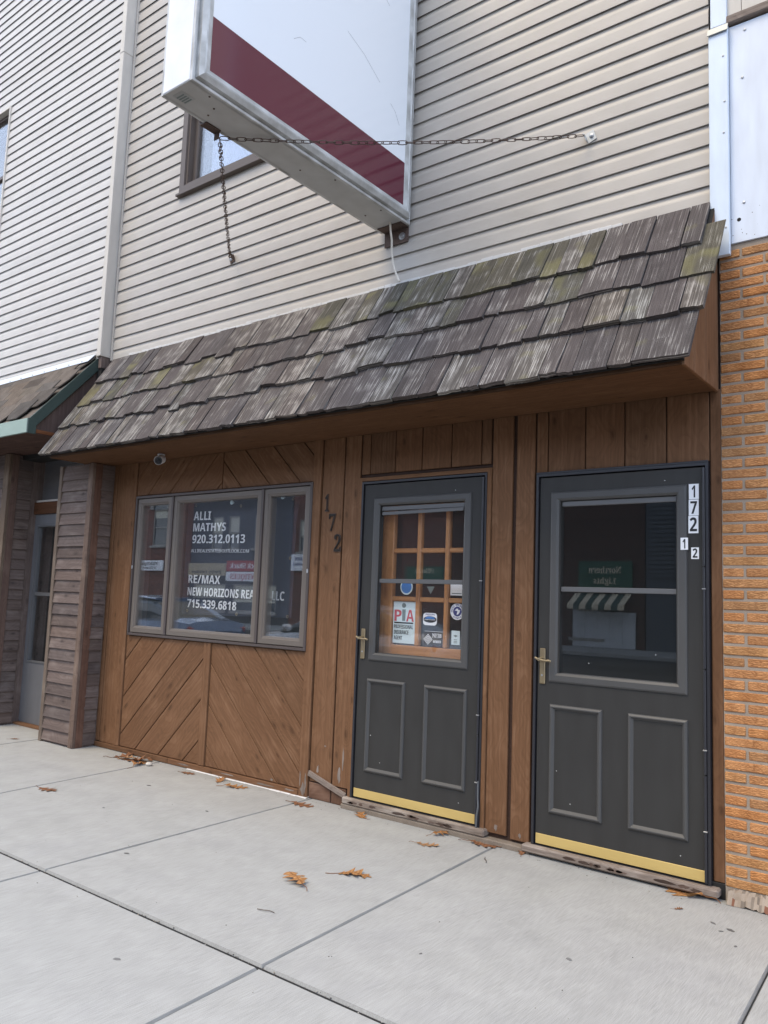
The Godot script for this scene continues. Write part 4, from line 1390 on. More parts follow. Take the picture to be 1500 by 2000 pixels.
# ---------------------------------------------------------------- brick neighbour on the right
func right_building() -> void:
	var R := thing("brick_building", "orange brick neighbour on the right with pale blue metal cladding above", "building", Vector3(0.985, 0, 0))
	var b := mb(Color.WHITE, Vector3(1, 0, 0), 0.4, 0.4)
	b.box(Vector3(1.5, 1.62, -0.105), Vector3(3.0, 3.24, 0.2))
	done(b, R, "mortar", M.mortar)
	var bw := 0.2055
	var bh := 0.0415
	var pitch := 0.05398
	var kinds := []
	for k in 14:
		var full := k < 9
		var bb := mb(tone(0.72, 1.16, 0.10), Vector3(1, 0, 0), 0.4, 0.4)
		var w := bw if full else 0.096
		bb.box(Vector3.ZERO, Vector3(w, bh, 0.05), 0.004)
		for i in bb.v.size():
			bb.v[i] += Vector3(rf(-0.0008, 0.0008), rf(-0.0008, 0.0008), rf(-0.001, 0.001)) * 0.0
		kinds.append(bb.mesh(M.brick))
	for r in 58:
		var y := 0.086 + r * pitch
		var x := 0.002
		var i := 0
		while x < (0.98 if r > 2 else 0.75):
			var half := r % 2 == 1 and i == 0
			var w := 0.096 if half else bw
			var k := (9 + rng.randi() % 5) if half else (rng.randi() % 9)
			put(R, "brick", kinds[k], Transform3D(Basis(Vector3(0, 0, 1), rf(-0.004, 0.004)), Vector3(x + w / 2 + rf(-0.001, 0.001), y + rf(-0.001, 0.001), -0.027 + rf(0.0, 0.004))))
			x += w + 0.0125
			i += 1
	b = mb(Color.WHITE, Vector3(1, 0, 0), 0.4, 0.4)
	for r in 58:
		var y := 0.086 + r * pitch
		var x := 1.0 + 0.1 * (r % 2)
		while x < 2.9:
			b.uo = Vector2(rng.randf(), rng.randf())
			b.col = tone(0.84, 1.12, 0.05)
			b.box(Vector3(x + bw / 2, y, -0.025), Vector3(bw, bh, 0.05), 0.004)
			x += bw + 0.0125
	var far := done(b, R, "further_bricks", M.brick)
	far.set_meta("kind", "stuff")
	# footing: broken mortar and old paint with a little red brick showing
	b = mb(Color.WHITE, Vector3(1, 0, 0), 0.25, 0.25)
	var prof := []
	var fx := 0.02
	while fx < 3.0:
		var ring := []
		for q in [[0.010, 0.066], [0.026, 0.058], [0.040, 0.030], [0.055, 0.006]]:
			ring.append(Vector3(fx, maxf(0.002, q[1] + rf(-0.006, 0.006)), q[0] + rf(-0.006, 0.006)))
		prof.append(ring)
		fx += rf(0.006, 0.016)
	for i in prof.size() - 1:
		for k in 3:
			var pk := rng.randf()
			b.col = tone(0.95, 1.35) if pk < 0.6 else (tone(0.55, 0.7) if pk < 0.85 else (Color(0.62, 0.36, 0.29) if k == 2 else tone(0.8, 1.0)))
			var p0: Vector3 = prof[i][k]
			b.quado(prof[i][k], prof[i + 1][k], prof[i + 1][k + 1], prof[i][k + 1], p0 + Vector3(0, -0.1, -0.1))
	done(b, R, "footing", M.mortar)
	# cladding: big sheet, ledge, boards above
	var sheet := piece(R, "metal_sheet", M.blue_panel, 0.06, 3.0, 3.215, 4.405, -0.06, 0.006, 0.002)
	for p in [[0.14, 4.36], [0.125, 4.10], [0.125, 3.42], [0.5, 4.36], [0.9, 4.36]]:
		screw(sheet, p[0] - 1.53, p[1] - 3.81, 0.033, 0.008, 0.005)
	b = mb()
	b.lathe(Vector3.ZERO, [Vector2(0.010, 0), Vector2(0.010, 0.001), Vector2(0.0001, 0.001)], 10)
	done(b, sheet, "bullet_hole", M.black_gap, at(0.10 - 1.53, 3.335 - 3.81, 0.033))
	for k in 9:
		var sb := mb(Color(0.14, 0.12, 0.11) * rf(0.8, 2.2))
		var sr := rf(0.001, 0.003)
		sb.lathe(Vector3.ZERO, [Vector2(sr, 0), Vector2(sr * 0.6, 0.0006), Vector2(0.0001, 0.0006)], 6)
		done(sb, sheet, "dirt_speck", M.white, at(rf(0.03, 0.22) - 1.53, rf(3.235, 3.40) - 3.81, 0.033))
	piece(R, "ledge", M.bare, 0.05, 3.0, 4.415, 4.462, -0.05, 0.030, 0.006, Vector3(1, 0, 0), Color(1.15, 1.2, 1.1))
	var vb := [0.035, 0.125, 0.30, 0.47, 0.64, 0.81, 1.2, 2.0, 3.0]
	for i in vb.size() - 1:
		piece(R, "panel_board", M.trim_grey, vb[i] + 0.0012, vb[i + 1] - 0.0012, 4.463, 9.2, -0.05, 0.010, 0.002, Vector3(0, 1, 0), tone(1.25, 1.35))
	b = mb()
	b.box(Vector3(1.5, 6.2, -0.16), Vector3(3.0, 6.0, 0.18))
	done(b, R, "wall", M.black_gap)
	piece(R, "roof", M.asphalt, 0.0, 3.0, 9.2, 9.3, -9, 0.0, 0.0)
	# corner flashing in two lengths, tabs folded at the joint
	var f1 := piece(R, "corner_flashing", M.blue_metal, -0.034, 0.062, 3.150, 4.405, 0.012, 0.040, 0.003)
	for p in [[0.04, 4.235], [0.04, 3.81], [0.045, 3.295], [0.045, 3.98]]:
		screw(f1, p[0] - 0.014, p[1] - 3.7775, 0.014, 0.006, 0.004)
	b = mb(Color(0.75, 0.78, 0.8))
	b.box(Vector3.ZERO, Vector3(0.104, 0.042, 0.004), 0.001)
	done(b, f1, "folded_tab", M.galv, Transform3D(Basis(Vector3(1, 0, 0), -0.25), Vector3(0, 0.612, 0.019)))
	piece(R, "corner_flashing", M.blue_metal, -0.026, 0.056, 4.42, 9.2, 0.008, 0.030, 0.003)

# ---------------------------------------------------------------- the shake awning
func mansard() -> void:
	var A := thing("shake_awning", "sloping awning of weathered wooden shakes over the brown shop front", "awning", Vector3(0, 0, 0))
	var top := Vector3(0, 3.452, 0.022)
	var bot := Vector3(0, 2.478, 0.566)
	var dn := (bot - top).normalized()
	var nn := Vector3(0, -dn.z, dn.y)
	if nn.y < 0:
		nn = -nn
	var bas := Basis(Vector3(1, 0, 0), -dn, nn)   # local y runs up the slope
	var L := top.distance_to(bot)
	# deck below the shakes
	var b := mb(Color(0.5, 0.5, 0.5), Vector3(1, 0, 0))
	b.box(Vector3(-1.705, -L / 2 - 0.01, -0.012), Vector3(5.36, L - 0.03, 0.018))
	done(b, A, "deck", M.black_gap, Transform3D(bas, top))
	# butts of the four courses, measured down the slope
	var butts := [0.322, 0.572, 0.826, L + 0.012]
	var ends := [[-4.335, 0.962], [-4.375, 1.052], [-4.435, 1.040], [-4.470, 1.018]]
	for k in 4:
		var x: float = ends[k][0]
		var stop: float = ends[k][1]
		while x < stop - 0.02:
			var w := rf(0.085, 0.205)
			if stop - (x + w) < 0.08:
				w = stop - x
			var s: float = butts[k] + rf(-0.017, 0.017)
			if rng.randf() < 0.2:
				s += rf(-0.02, 0.025)
			if k == 3:
				s = butts[k] + rf(-0.006, 0.008)
			shake(A, bas, top, nn, x, w - rf(0.003, 0.009), s, s - 0.41 if s > 0.43 else 0.0, k, (x + 4.5) / 5.5)
			x += w
	# ragged white sealant along the top edge
	b = mb(Color.WHITE, Vector3(1, 0, 0), 0.5, 0.5)
	var x := -4.1
	while x < 0.45:
		var w := rf(0.03, 0.10)
		b.box(Vector3(x + w / 2, 3.462 + rf(-0.004, 0.004), 0.025), Vector3(w, rf(0.018, 0.034), 0.018), 0.003)
		x += w
	done(b, A, "sealant_strip", M.sealant)
	# soffit, fascia, end boards
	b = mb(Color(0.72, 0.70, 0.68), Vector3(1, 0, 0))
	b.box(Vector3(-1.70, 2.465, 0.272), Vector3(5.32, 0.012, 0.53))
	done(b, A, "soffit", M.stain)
	b = mb(Color(0.35, 0.35, 0.35), Vector3(1, 0, 0))
	b.box(Vector3(-1.70, 2.472, 0.542), Vector3(5.33, 0.03, 0.018), 0.002)
	done(b, A, "fascia", M.stain)
	for q in [[0.962, 0.014], [-4.362, 0.012]]:
		for e in [[0.0, 0.02], [0.024, 0.215], [0.219, 0.40], [0.404, 0.545]]:
			var z0: float = e[0]
			var z1: float = e[1]
			var ya := 3.44 - (z0 - 0.02) * 1.79
			var yb := 3.44 - (z1 - 0.02) * 1.79
			b = mb(tone(0.95, 1.15, 0.03), Vector3(0, 1, 0))
			b.prism(PackedVector2Array([Vector2(-z0, 2.455), Vector2(-z1, 2.455), Vector2(-z1, maxf(yb, 2.47)), Vector2(-z0, ya)]), 0.0, q[1], 0.003, true)
			done(b, A, "end_board", M.stain, Transform3D(Basis(Vector3(0, 1, 0), PI / 2), Vector3(q[0], 0, 0)))

func shake(A: Node, bas: Basis, top: Vector3, nn: Vector3, x: float, w: float, s: float, s0: float, course: int, along: float) -> void:
	var k := rng.randi() % 5
	# lichen on the upper course, most of it towards the right; paler wear elsewhere
	if course == 0 and along > 0.5 and along < 0.88:
		k = [3, 3, 2, 3][rng.randi() % 4]
	elif course <= 1 and along < 0.12 and rng.randf() < 0.5:
		k = 3
	elif k == 3:
		k = [0, 1, 2, 4][rng.randi() % 4] if course != 1 or rng.randf() < 0.6 else 3
	if along > 0.7 and k == 4:
		k = [0, 1][rng.randi() % 2]
	var b := mb(tone(0.82, 1.2, 0.04), Vector3(0, 1, 0), 0.5, 0.5)
	var seg := 5
	var th := rf(0.017, 0.030)
	var h0 := 0.016
	var len := s - s0
	var skew := rf(-0.006, 0.006)
	var cup := rf(-0.003, 0.004)
	var P := []
	for i in seg + 1:
		var u := float(i) / seg
		var bx := x + u * w
		var cu := cup * 4.0 * (u - 0.5) * (u - 0.5)
		var j := rf(-0.004, 0.004)
		var f := 0.41 - len
		P.append([Vector3(bx, -s + j + skew * (u - 0.5) * 2.0, h0 + cu), Vector3(bx, -s + j + skew * (u - 0.5) * 2.0, h0 + th + cu), Vector3(bx, -s0, 0.001 + h0 * f / 0.41), Vector3(bx, -s0, 0.005 + (h0 + th) * f / 0.41)])
	var zz := Vector3(0, 0, 1)
	for i in seg:
		var a: Array = P[i]
		var c: Array = P[i + 1]
		b.quado(a[1], c[1], c[3], a[3], Vector3(a[0].x, -s, -1))
		b.quado(a[0], c[0], c[1], a[1], Vector3(a[0].x, 0, 0.02))
		b.quado(a[0], c[0], c[2], a[2], Vector3(a[0].x, -s, 1))
	for e in [0, seg]:
		var a: Array = P[e]
		b.quado(a[0], a[1], a[3], a[2], Vector3(x + w / 2, -s + len / 2, 0.01))
	done(b, A, "shake", M.shakes[k], Transform3D(bas, top))

# ---------------------------------------------------------------- projecting sign, chains, cord
func projecting_sign() -> void:
	var S := thing("projecting_sign", "large white box sign with a burgundy band jutting from the beige wall", "sign", Vector3(0, 3.855, 0))
	var x0 := -1.21
	var x1 := -1.0
	var zo := 1.862
	var H := 2.6
	var b := mb(Color(0.85, 0.85, 0.85), Vector3(0, 0, 1), 0.6, 0.6)
	b.box(Vector3((x0 + x1) / 2, 0.002, (0.03 + zo) / 2), Vector3(x1 - x0, 0.004, zo - 0.03))
	done(b, S, "underside", M.cabinet)
	b = mb(Color.WHITE, Vector3(0, 1, 0), 0.8, 0.8)
	b.box(Vector3((x0 + x1) / 2, H / 2 + 0.002, zo - 0.005), Vector3(x1 - x0, H - 0.004, 0.016), 0.002)
	done(b, S, "end_cap", M.white_end)
	b = mb(Color.WHITE, Vector3(0, 1, 0), 0.8, 0.8)
	b.box(Vector3((x0 + x1) / 2 , H / 2 + 0.005, (0.03 + zo) / 2 - 0.01), Vector3(x1 - x0 - 0.01, H - 0.01, zo - 0.05))
	done(b, S, "cabinet", M.cabinet)
	# retainers on both faces: profile stands out along +x (local z)
	for s in [1.0, -1.0]:
		b = mb(Color.WHITE, Vector3(1, 0, 0), 0.5, 0.5)
		var pr := [Vector2(0, -0.004), Vector2(0, 0.016), Vector2(0.004, 0.018), Vector2(0.012, 0.018), Vector2(0.014, 0.006), Vector2(0.026, 0.006), Vector2(0.030, 0.030), Vector2(0.052, 0.044), Vector2(0.060, 0.046), Vector2(0.066, 0.038), Vector2(0.094, 0.030), Vector2(0.100, 0.022)]
		b.frame(-zo, -0.03, 0.0, H, pr)
		var xf := Transform3D(Basis(Vector3(0, 1, 0), PI / 2), Vector3(x1, 0, 0))
		if s < 0:
			xf = Transform3D(Basis(Vector3(0, 1, 0), -PI / 2), Vector3(x0, 0, zo + 0.03))
		done(b, S, "retainer", M.retainer, xf)
		# acrylic face: burgundy band below, white above
		for q in [[0.096, 0.392, M.burgundy, "burgundy_band"], [0.392, H - 0.096, M.sign_white, "white_face"]]:
			b = mb()
			b.box(Vector3.ZERO, Vector3(0.006, q[1] - q[0] - 0.0004, zo - 0.03 - 0.19))
			done(b, S, q[3], q[2], at((x1 + 0.024) if s > 0 else (x0 - 0.024), (q[0] + q[1]) / 2, (zo + 0.03) / 2))
	# scratches on the white face
	for q in [[1.35, 1.05, 1.05, 1.28], [1.05, 1.28, 0.88, 1.33], [0.75, 0.95, 0.42, 0.80], [1.2, 0.62, 1.1, 0.66], [0.3, 0.72, 0.2, 0.62], [0.62, 1.5, 0.35, 1.38]]:
		b = mb(Color(0.28, 0.28, 0.30))
		b.tube([Vector3(0, q[1], q[0]), Vector3(0, (q[1] + q[3]) / 2 + 0.02, (q[0] + q[2]) / 2), Vector3(0, q[3], q[2])], 0.0009, 4)
		done(b, S, "scratch", M.white, at(x1 + 0.0272, 0, 0))
	# wall plate below the inner end, bolted
	b = mb()
	b.box(Vector3(0, -0.054, 0.0), Vector3(0.20, 0.104, 0.008), 0.001)
	b.box(Vector3(0, -0.004, 0.045), Vector3(0.20, 0.006, 0.09), 0.001)
	var pl := done(b, S, "wall_bracket", M.rust, at(-1.10, 0.0, 0.020))
	b = mb()
	b.lathe(Vector3.ZERO, [Vector2(0.026, 0.0), Vector2(0.026, 0.003), Vector2(0.015, 0.004), Vector2(0.014, 0.012), Vector2(0.0001, 0.013)], 14)
	done(b, pl, "bolt", M.steel, at(0.05, -0.058, 0.004))
	# small data plate and screw heads on the underside
	var down := Basis(Vector3(1, 0, 0), PI / 2)
	b = mb()
	b.box(Vector3.ZERO, Vector3(0.075, 0.085, 0.0008))
	done(b, S, "data_plate", M.galv, Transform3D(down, Vector3(-1.135, -0.0008, 1.79)))
	b = mb()
	for i in 4:
		b.box(Vector3(-0.004, -0.03 + 0.016 * i, 0), Vector3(0.056, 0.008, 0.001))
	done(b, S, "plate_print", M.grey_ink, Transform3D(down, Vector3(-1.137, -0.0016, 1.79)))
	for p in [[-1.15, 1.62], [-1.08, 1.64], [-1.02, 1.72], [-1.02, 1.25], [-1.02, 0.75], [-1.02, 0.3], [-1.15, 0.3], [-1.12, 0.95]]:
		b = mb()
		b.lathe(Vector3.ZERO, [Vector2(0.006, 0), Vector2(0.005, 0.003), Vector2(0.0001, 0.003)], 8)
		done(b, S, "screw", M.rust, Transform3D(down, Vector3(p[0], 0, p[1])))
	# hanger plate where the two chains meet
	b = mb()
	b.box(Vector3(0, 0, 0), Vector3(0.055, 0.10, 0.006), 0.001)
	b.box(Vector3(0.0, -0.045, 0.022), Vector3(0.04, 0.006, 0.045), 0.001)
	done(b, S, "chain_hanger", M.rust, Transform3D(down, Vector3(-1.225, -0.004, 1.54)))

	chain("support_chain", "rusty chain running right from the sign to a bracket on the beige wall", Vector3(-1.215, 3.822, 1.475), Vector3(0.262, 4.046, 0.062), 46, 0.035, 1.0)
	chain("support_chain", "rusty chain dropping left behind the sign's corner to the siding", Vector3(-1.222, 3.815, 1.475), Vector3(-2.755, 4.050, 0.065), 52, 0.02, 1.1)

	# cord from the sign down to the awning
	b = mb(Color(0.85, 0.78, 0.66))
	b.tube([Vector3(-1.075, 3.86, 0.13), Vector3(-1.072, 3.80, 0.125), Vector3(-1.078, 3.745, 0.10), Vector3(-1.095, 3.68, 0.075), Vector3(-1.090, 3.60, 0.06), Vector3(-1.075, 3.54, 0.05), Vector3(-1.045, 3.47, 0.045)], 0.007, 7)
	var cord := done(b, self, "power_cord", M.white)
	tag(cord, "pale cord hanging from under the sign to the top of the shakes", "cord")

func chain(called: String, label: String, a: Vector3, e: Vector3, links: int, sag: float, fat: float) -> void:
	var C := thing(called, label, "chain", a)
	var d := e - a
	var pitch := d.length() / links
	var b := mb()
	var pts := []
	var hl := pitch * 0.62
	var hw := pitch * 0.24 * fat
	for k in 12:
		var an := TAU * k / 12
		var p := Vector3(cos(an) * hw, sin(an) * hw, 0)
		p.x += (hl - hw) * (1.0 if cos(an) > 0.01 else (-1.0 if cos(an) < -0.01 else 0.0))
		pts.append(p)
	b.tube(pts, 0.0025 * fat, 5, true)
	var m := b.mesh(M.rust)
	var prev := Vector3.ZERO
	for i in links:
		var p0 := d * (float(i) / links) - Vector3(0, sag * 4.0 * (float(i) / links) * (1.0 - float(i) / links), 0)
		var t1 := float(i + 1) / links
		var p1 := d * t1 - Vector3(0, sag * 4.0 * t1 * (1.0 - t1), 0)
		var dir := (p1 - p0).normalized()
		var up := Vector3.UP
		var sd := dir.cross(up).normalized()
		var bs := Basis(dir, sd.cross(dir), sd) * Basis(Vector3(1, 0, 0), (PI / 2 if i % 2 else 0.0) + rf(-0.35, 0.35))
		put(C, "link", m, Transform3D(bs, (p0 + p1) / 2))
	# clip on the wall
	b = mb()
	b.box(Vector3(0.0, 0, 0.0), Vector3(0.055, 0.065, 0.005), 0.001)
	b.box(Vector3(0.026 * signf(-d.x), 0, 0.018), Vector3(0.005, 0.05, 0.036), 0.001)
	var clip := done(b, C, "wall_clip", M.galv if d.x > 0 else M.rust, Transform3D(Basis(Vector3(0, 0, 1), 0.35), d + Vector3(0.028 * signf(d.x), 0.006, -e.z + 0.018)))
	b = mb()
	b.lathe(Vector3.ZERO, [Vector2(0.014, 0.0), Vector2(0.013, 0.004), Vector2(0.008, 0.006), Vector2(0.007, 0.012), Vector2(0.0001, 0.013)], 10)
	done(b, clip, "bolt", M.steel, at(0.006 * signf(d.x), 0, 0.003))

# ---------------------------------------------------------------- small things on and by the wall
func small_things() -> void:
	# metal numerals down the board
	var ns := [["1", -1.655, 1.945, 0.122, 0.036, "top numeral 1 of the three dark metal numerals on the brown board"], ["7", -1.613, 1.808, 0.120, 0.062, "middle numeral 7 of the three dark metal numerals on the brown board"], ["2", -1.557, 1.664, 0.121, 0.062, "bottom numeral 2 of the three dark metal numerals on the brown board"]]
	for n in ns:
		var o := thing("house_numeral", n[5], "house number", Vector3(n[1], n[2], 0.0), "dark metal house numerals")
		text(o, "numeral_back", n[0], n[3], 0.0, 0.0, 0.005, M.rust, n[4], true, true, 0.008)
		text(o, "numeral_face", n[0], n[3] * 0.93, n[4] * 0.06, n[3] * 0.035, 0.009, M.numeral, n[4] * 0.88, true, false, 0.006)
	# security camera under the soffit
	var c := thing("security_camera", "small white and black security camera under the brown soffit", "camera", Vector3(-3.30, 2.459, 0.19))
	var down := Basis(Vector3(1, 0, 0), PI / 2)
	var b := mb()
	b.lathe(Vector3.ZERO, [Vector2(0.030, 0.0), Vector2(0.030, 0.008), Vector2(0.012, 0.014), Vector2(0.010, 0.035), Vector2(0.0001, 0.036)], 16)
	done(b, c, "mount", M.white, Transform3D(down, Vector3(-0.005, 0, 0)))
	var look := Basis.looking_at(Vector3(-0.55, 0.35, -0.85), Vector3.UP)  # local +z looks out to the street, down a little
	b = mb()
	b.lathe(Vector3.ZERO, [Vector2(0.0001, -0.045), Vector2(0.022, -0.045), Vector2(0.030, -0.035), Vector2(0.033, 0.0), Vector2(0.034, 0.045), Vector2(0.031, 0.050), Vector2(0.030, 0.042), Vector2(0.0001, 0.042)], 18)
	done(b, c, "housing", M.bar, Transform3D(look, Vector3(0.015, -0.050, 0.02)))
	b = mb()
	b.lathe(Vector3.ZERO, [Vector2(0.036, -0.02), Vector2(0.036, 0.055), Vector2(0.0345, 0.055), Vector2(0.0345, -0.02)], 18)
	done(b, c, "hood", M.white, Transform3D(look, Vector3(0.015, -0.046, 0.018)))
	b = mb()
	b.lathe(Vector3.ZERO, [Vector2(0.024, 0.0), Vector2(0.023, 0.005), Vector2(0.013, 0.004), Vector2(0.011, 0.009), Vector2(0.0001, 0.011)], 16)
	done(b, c, "lens", M.black_metal, Transform3D(look, Vector3(0.015, -0.050, 0.02) + look * Vector3(0, 0, 0.042)))
	# loose bare strip nailed askew across the rotten foot of the boards
	b = mb(Color(1.2, 1.12, 1.05), Vector3(1, 0, 0))
	b.box(Vector3.ZERO, Vector3(0.345, 0.036, 0.014), 0.002)
	var sl := done(b, self, "wooden_slat", M.bare, Transform3D(Basis(Vector3(0, 0, 1), -0.285), Vector3(-1.528, 0.119, 0.008)))
	tag(sl, "bare weathered slat nailed askew beside the left door's sill", "slat")
	# bent metal strip at the foot of the first door's hinge side
	b = mb(Color(0.9, 0.95, 1.0))
	b.tube([Vector3(-0.362, 0.33, 0.020), Vector3(-0.360, 0.24, 0.022), Vector3(-0.352, 0.19, 0.030), Vector3(-0.358, 0.14, 0.034), Vector3(-0.362, 0.075, 0.030)], 0.006, 6)
	var ms := done(b, self, "metal_strip", M.bar)
	tag(ms, "bent grey metal strip at the lower hinge side of the left door", "metal strip")
	banner()
	# pebble at the foot of the wall, twigs
	b = mb(Color(0.9, 0.85, 0.78))
	b.lathe(Vector3.ZERO, [Vector2(0.0001, 0.0), Vector2(0.022, 0.004), Vector2(0.027, 0.014), Vector2(0.018, 0.026), Vector2(0.0001, 0.030)], 9)
	var pb := done(b, self, "pebble", M.sealant, Transform3D(Basis(Vector3(1, 0, 0), -PI / 2), Vector3(-3.235, 0.0, 0.16)))
	tag(pb, "pale pebble beside the leaves at the foot of the chevron boards", "pebble")
	for q in [[-0.484, 1.564, 0.3, "thin dark twig on the slab below the large curled leaf"], [-0.14, 0.30, 2.2, "thin twig lying by the slab joint near the doors"]]:
		b = mb(Color(0.12, 0.09, 0.07))
		b.tube([Vector3(-0.04, 0.003, 0), Vector3(-0.01, 0.005, 0.004), Vector3(0.02, 0.004, -0.003), Vector3(0.045, 0.003, 0.004)], 0.0018, 5)
		var tw := done(b, self, "twig", M.white, Transform3D(Basis(Vector3(0, 1, 0), q[2]), Vector3(q[0], 0.001, q[1])))
		tag(tw, q[3], "twig")

func banner() -> void:
	var B := thing("window_banner", "dark navy vinyl banner with white lettering hung inside the shop window", "banner", Vector3(-2.70, 1.18, -0.14))
	# cloth: sheet with soft folds
	var b := mb()
	var W := 1.27
	var H := 0.92
	var F := func(u: float, v: float) -> Vector3:
		var x := -0.64 + W * u
		var y := H * v
		var f := smoothstep(0.0, 0.25, u)
		return Vector3(x, y + 0.02 * (u - 0.5) * (1.0 - v), 0.004 * sin(u * 9.0 + v * 2.0) * (0.3 + f) - 0.004 - 0.05 * pow(maxf(0.0, v - 0.75) * 4.0, 2.0) * maxf(0.0, u - 0.3) + 0.012 * sin(u * 40.0) * maxf(0.0, u - 0.93) * 8.0)
	var nu := 48
	var nv := 12
	for j in nv:
		for i in nu:
			var p := []
			for e in [[0, 0], [1, 0], [1, 1], [0, 1]]:
				p.append(F.call(float(i + e[0]) / nu, float(j + e[1]) / nv))
			var nn: Vector3 = (p[2] - p[0]).cross(p[3] - p[1]).normalized()
			if nn.z < 0:
				nn = -nn
			b.quad(p[0], p[1], p[2], p[3], nn)
			var back := Vector3(0, 0, -0.0015)
			b.quad(p[0] + back, p[1] + back, p[2] + back, p[3] + back, -nn)
	done(b, B, "cloth", M.banner)
	var o := B.position
	var rows := [["ALLI", 0.070, -3.245, 1.950, 0.215], ["MATHYS", 0.066, -3.245, 1.856, 0.405], ["920.312.0113", 0.068, -3.247, 1.757, 0.640], ["ALLIREALESTATE@OUTLOOK.COM", 0.027, -3.255, 1.683, 0.70], ["RE/MAX", 0.066, -3.265, 1.430, 0.395], ["NEW HORIZONS REALTY, LLC", 0.066, -3.266, 1.328, 1.12], ["715.339.6818", 0.066, -3.262, 1.229, 0.598]]
	for r in rows:
		text(B, "lettering", r[0], r[1], r[2] - o.x, r[3] - o.y, 0.008, M.white, r[4], false, r[1] > 0.03, 0.001, -0.012)
	for p in [[-3.22, 2.072], [-2.67, 2.046], [-2.10, 2.075], [-2.10, 1.63], [-2.10, 1.20], [-2.65, 1.197], [-3.25, 1.203]]:
		b = mb()
		b.lathe(Vector3.ZERO, [Vector2(0.006, 0.0), Vector2(0.007, 0.003), Vector2(0.012, 0.003), Vector2(0.013, 0.0)], 14)
		done(b, B, "grommet", M.brass, at(p[0] - o.x, p[1] - o.y, 0.012))
	# suction hooks on the glass that hold it up
	for p in [[-2.672, 2.062], [-2.115, 2.078], [-3.28, 2.09]]:
		b = mb()
		b.lathe(Vector3.ZERO, [Vector2(0.018, 0.02), Vector2(0.016, 0.012), Vector2(0.006, 0.006), Vector2(0.005, -0.006), Vector2(0.0001, -0.008)], 14)
		done(b, B, "suction_hook", M.pale_ink, at(p[0] - o.x, p[1] - o.y, 0.09))

# ---------------------------------------------------------------- oak leaves
func leaf_mesh(seed_: int, curl: float, m: Material) -> ArrayMesh:
	var r := RandomNumberGenerator.new()
	r.seed = seed_
	var b := mb(Color.WHITE, Vector3(1, 0, 0), 0.1, 0.1)
	var n := 36
	var lob := 3.4 + r.randf() * 0.8
	var ph := r.randf() * 0.6
	var bend := r.randf_range(-0.25, 0.25)
	var rows := []
	for i in n + 1:
		var t := float(i) / n
		var env := pow(sin(PI * clampf(t * 0.93 + 0.05, 0.0, 1.0)), 0.75)
		var e := []
		for s in [-1.0, 1.0]:
			var q: float = t * lob + ph + 0.12 * s
			var f: float = q - floorf(q)
			var saw: float = pow(clampf(f / 0.68, 0, 1), 1.6) if f < 0.68 else 1.0 - (f - 0.68) / 0.32
			var w: float = 0.36 * env * (0.22 + 0.78 * saw)
			e.append(Vector2(t + 0.16 * saw * env * 0.6, s * w))
		rows.append([Vector2(t, 0), e[0], e[1]])
	var lift := func(p: Vector2) -> Vector3:
		var y := 0.015 + curl * (0.55 * p.y * p.y * 3.0 + 0.14 * sin(p.x * 5.0 + seed_) + 0.05 * sin(p.x * 17.0 + p.y * 13.0))
		if curl < 0:
			y = 0.02 - curl * (0.30 - 1.9 * p.y * p.y - 0.35 * (p.x - 0.5) * (p.x - 0.5) + 0.05 * sin(p.x * 16.0 + p.y * 11.0))
		return Vector3(p.x - 0.5, maxf(y, 0.004), p.y + bend * (p.x - 0.5) * (p.x - 0.5))
	for i in n:
		for s in [1, 2]:
			var a: Vector3 = lift.call(rows[i][0])
			var c: Vector3 = lift.call(rows[i + 1][0])
			var am: Vector3 = lift.call((rows[i][0] + rows[i][s]) * 0.5)
			var cm: Vector3 = lift.call((rows[i + 1][0] + rows[i + 1][s]) * 0.5)
			var ae: Vector3 = lift.call(rows[i][s])
			var ce: Vector3 = lift.call(rows[i + 1][s])
			for q in [[a, c, cm, am], [am, cm, ce, ae]]:
				var nn: Vector3 = (q[2] - q[0]).cross(q[3] - q[1])
				if nn.length() < 1e-9:
					continue
				nn = nn.normalized()
				if nn.y < 0:
					nn = -nn
				b.quad(q[0], q[1], q[2], q[3], nn)
				var dn := Vector3(0, -0.004, 0)
				b.quad(q[0] + dn, q[1] + dn, q[2] + dn, q[3] + dn, -nn)
	b.col = Color(0.6, 0.5, 0.45)
	var st := []
	for i in 6:
		st.append(lift.call(Vector2(-0.38 + 0.10 * i, 0.0)) + Vector3(0, 0, 0.03 * sin(i * 0.9)))
	b.tube(st, 0.010, 5)
	var rib := []
	for i in 9:
		rib.append(lift.call(Vector2(0.02 + 0.11 * i, 0.0)) + Vector3(0, 0.006, 0))
	b.tube(rib, 0.006, 4)
	return b.mesh(m)

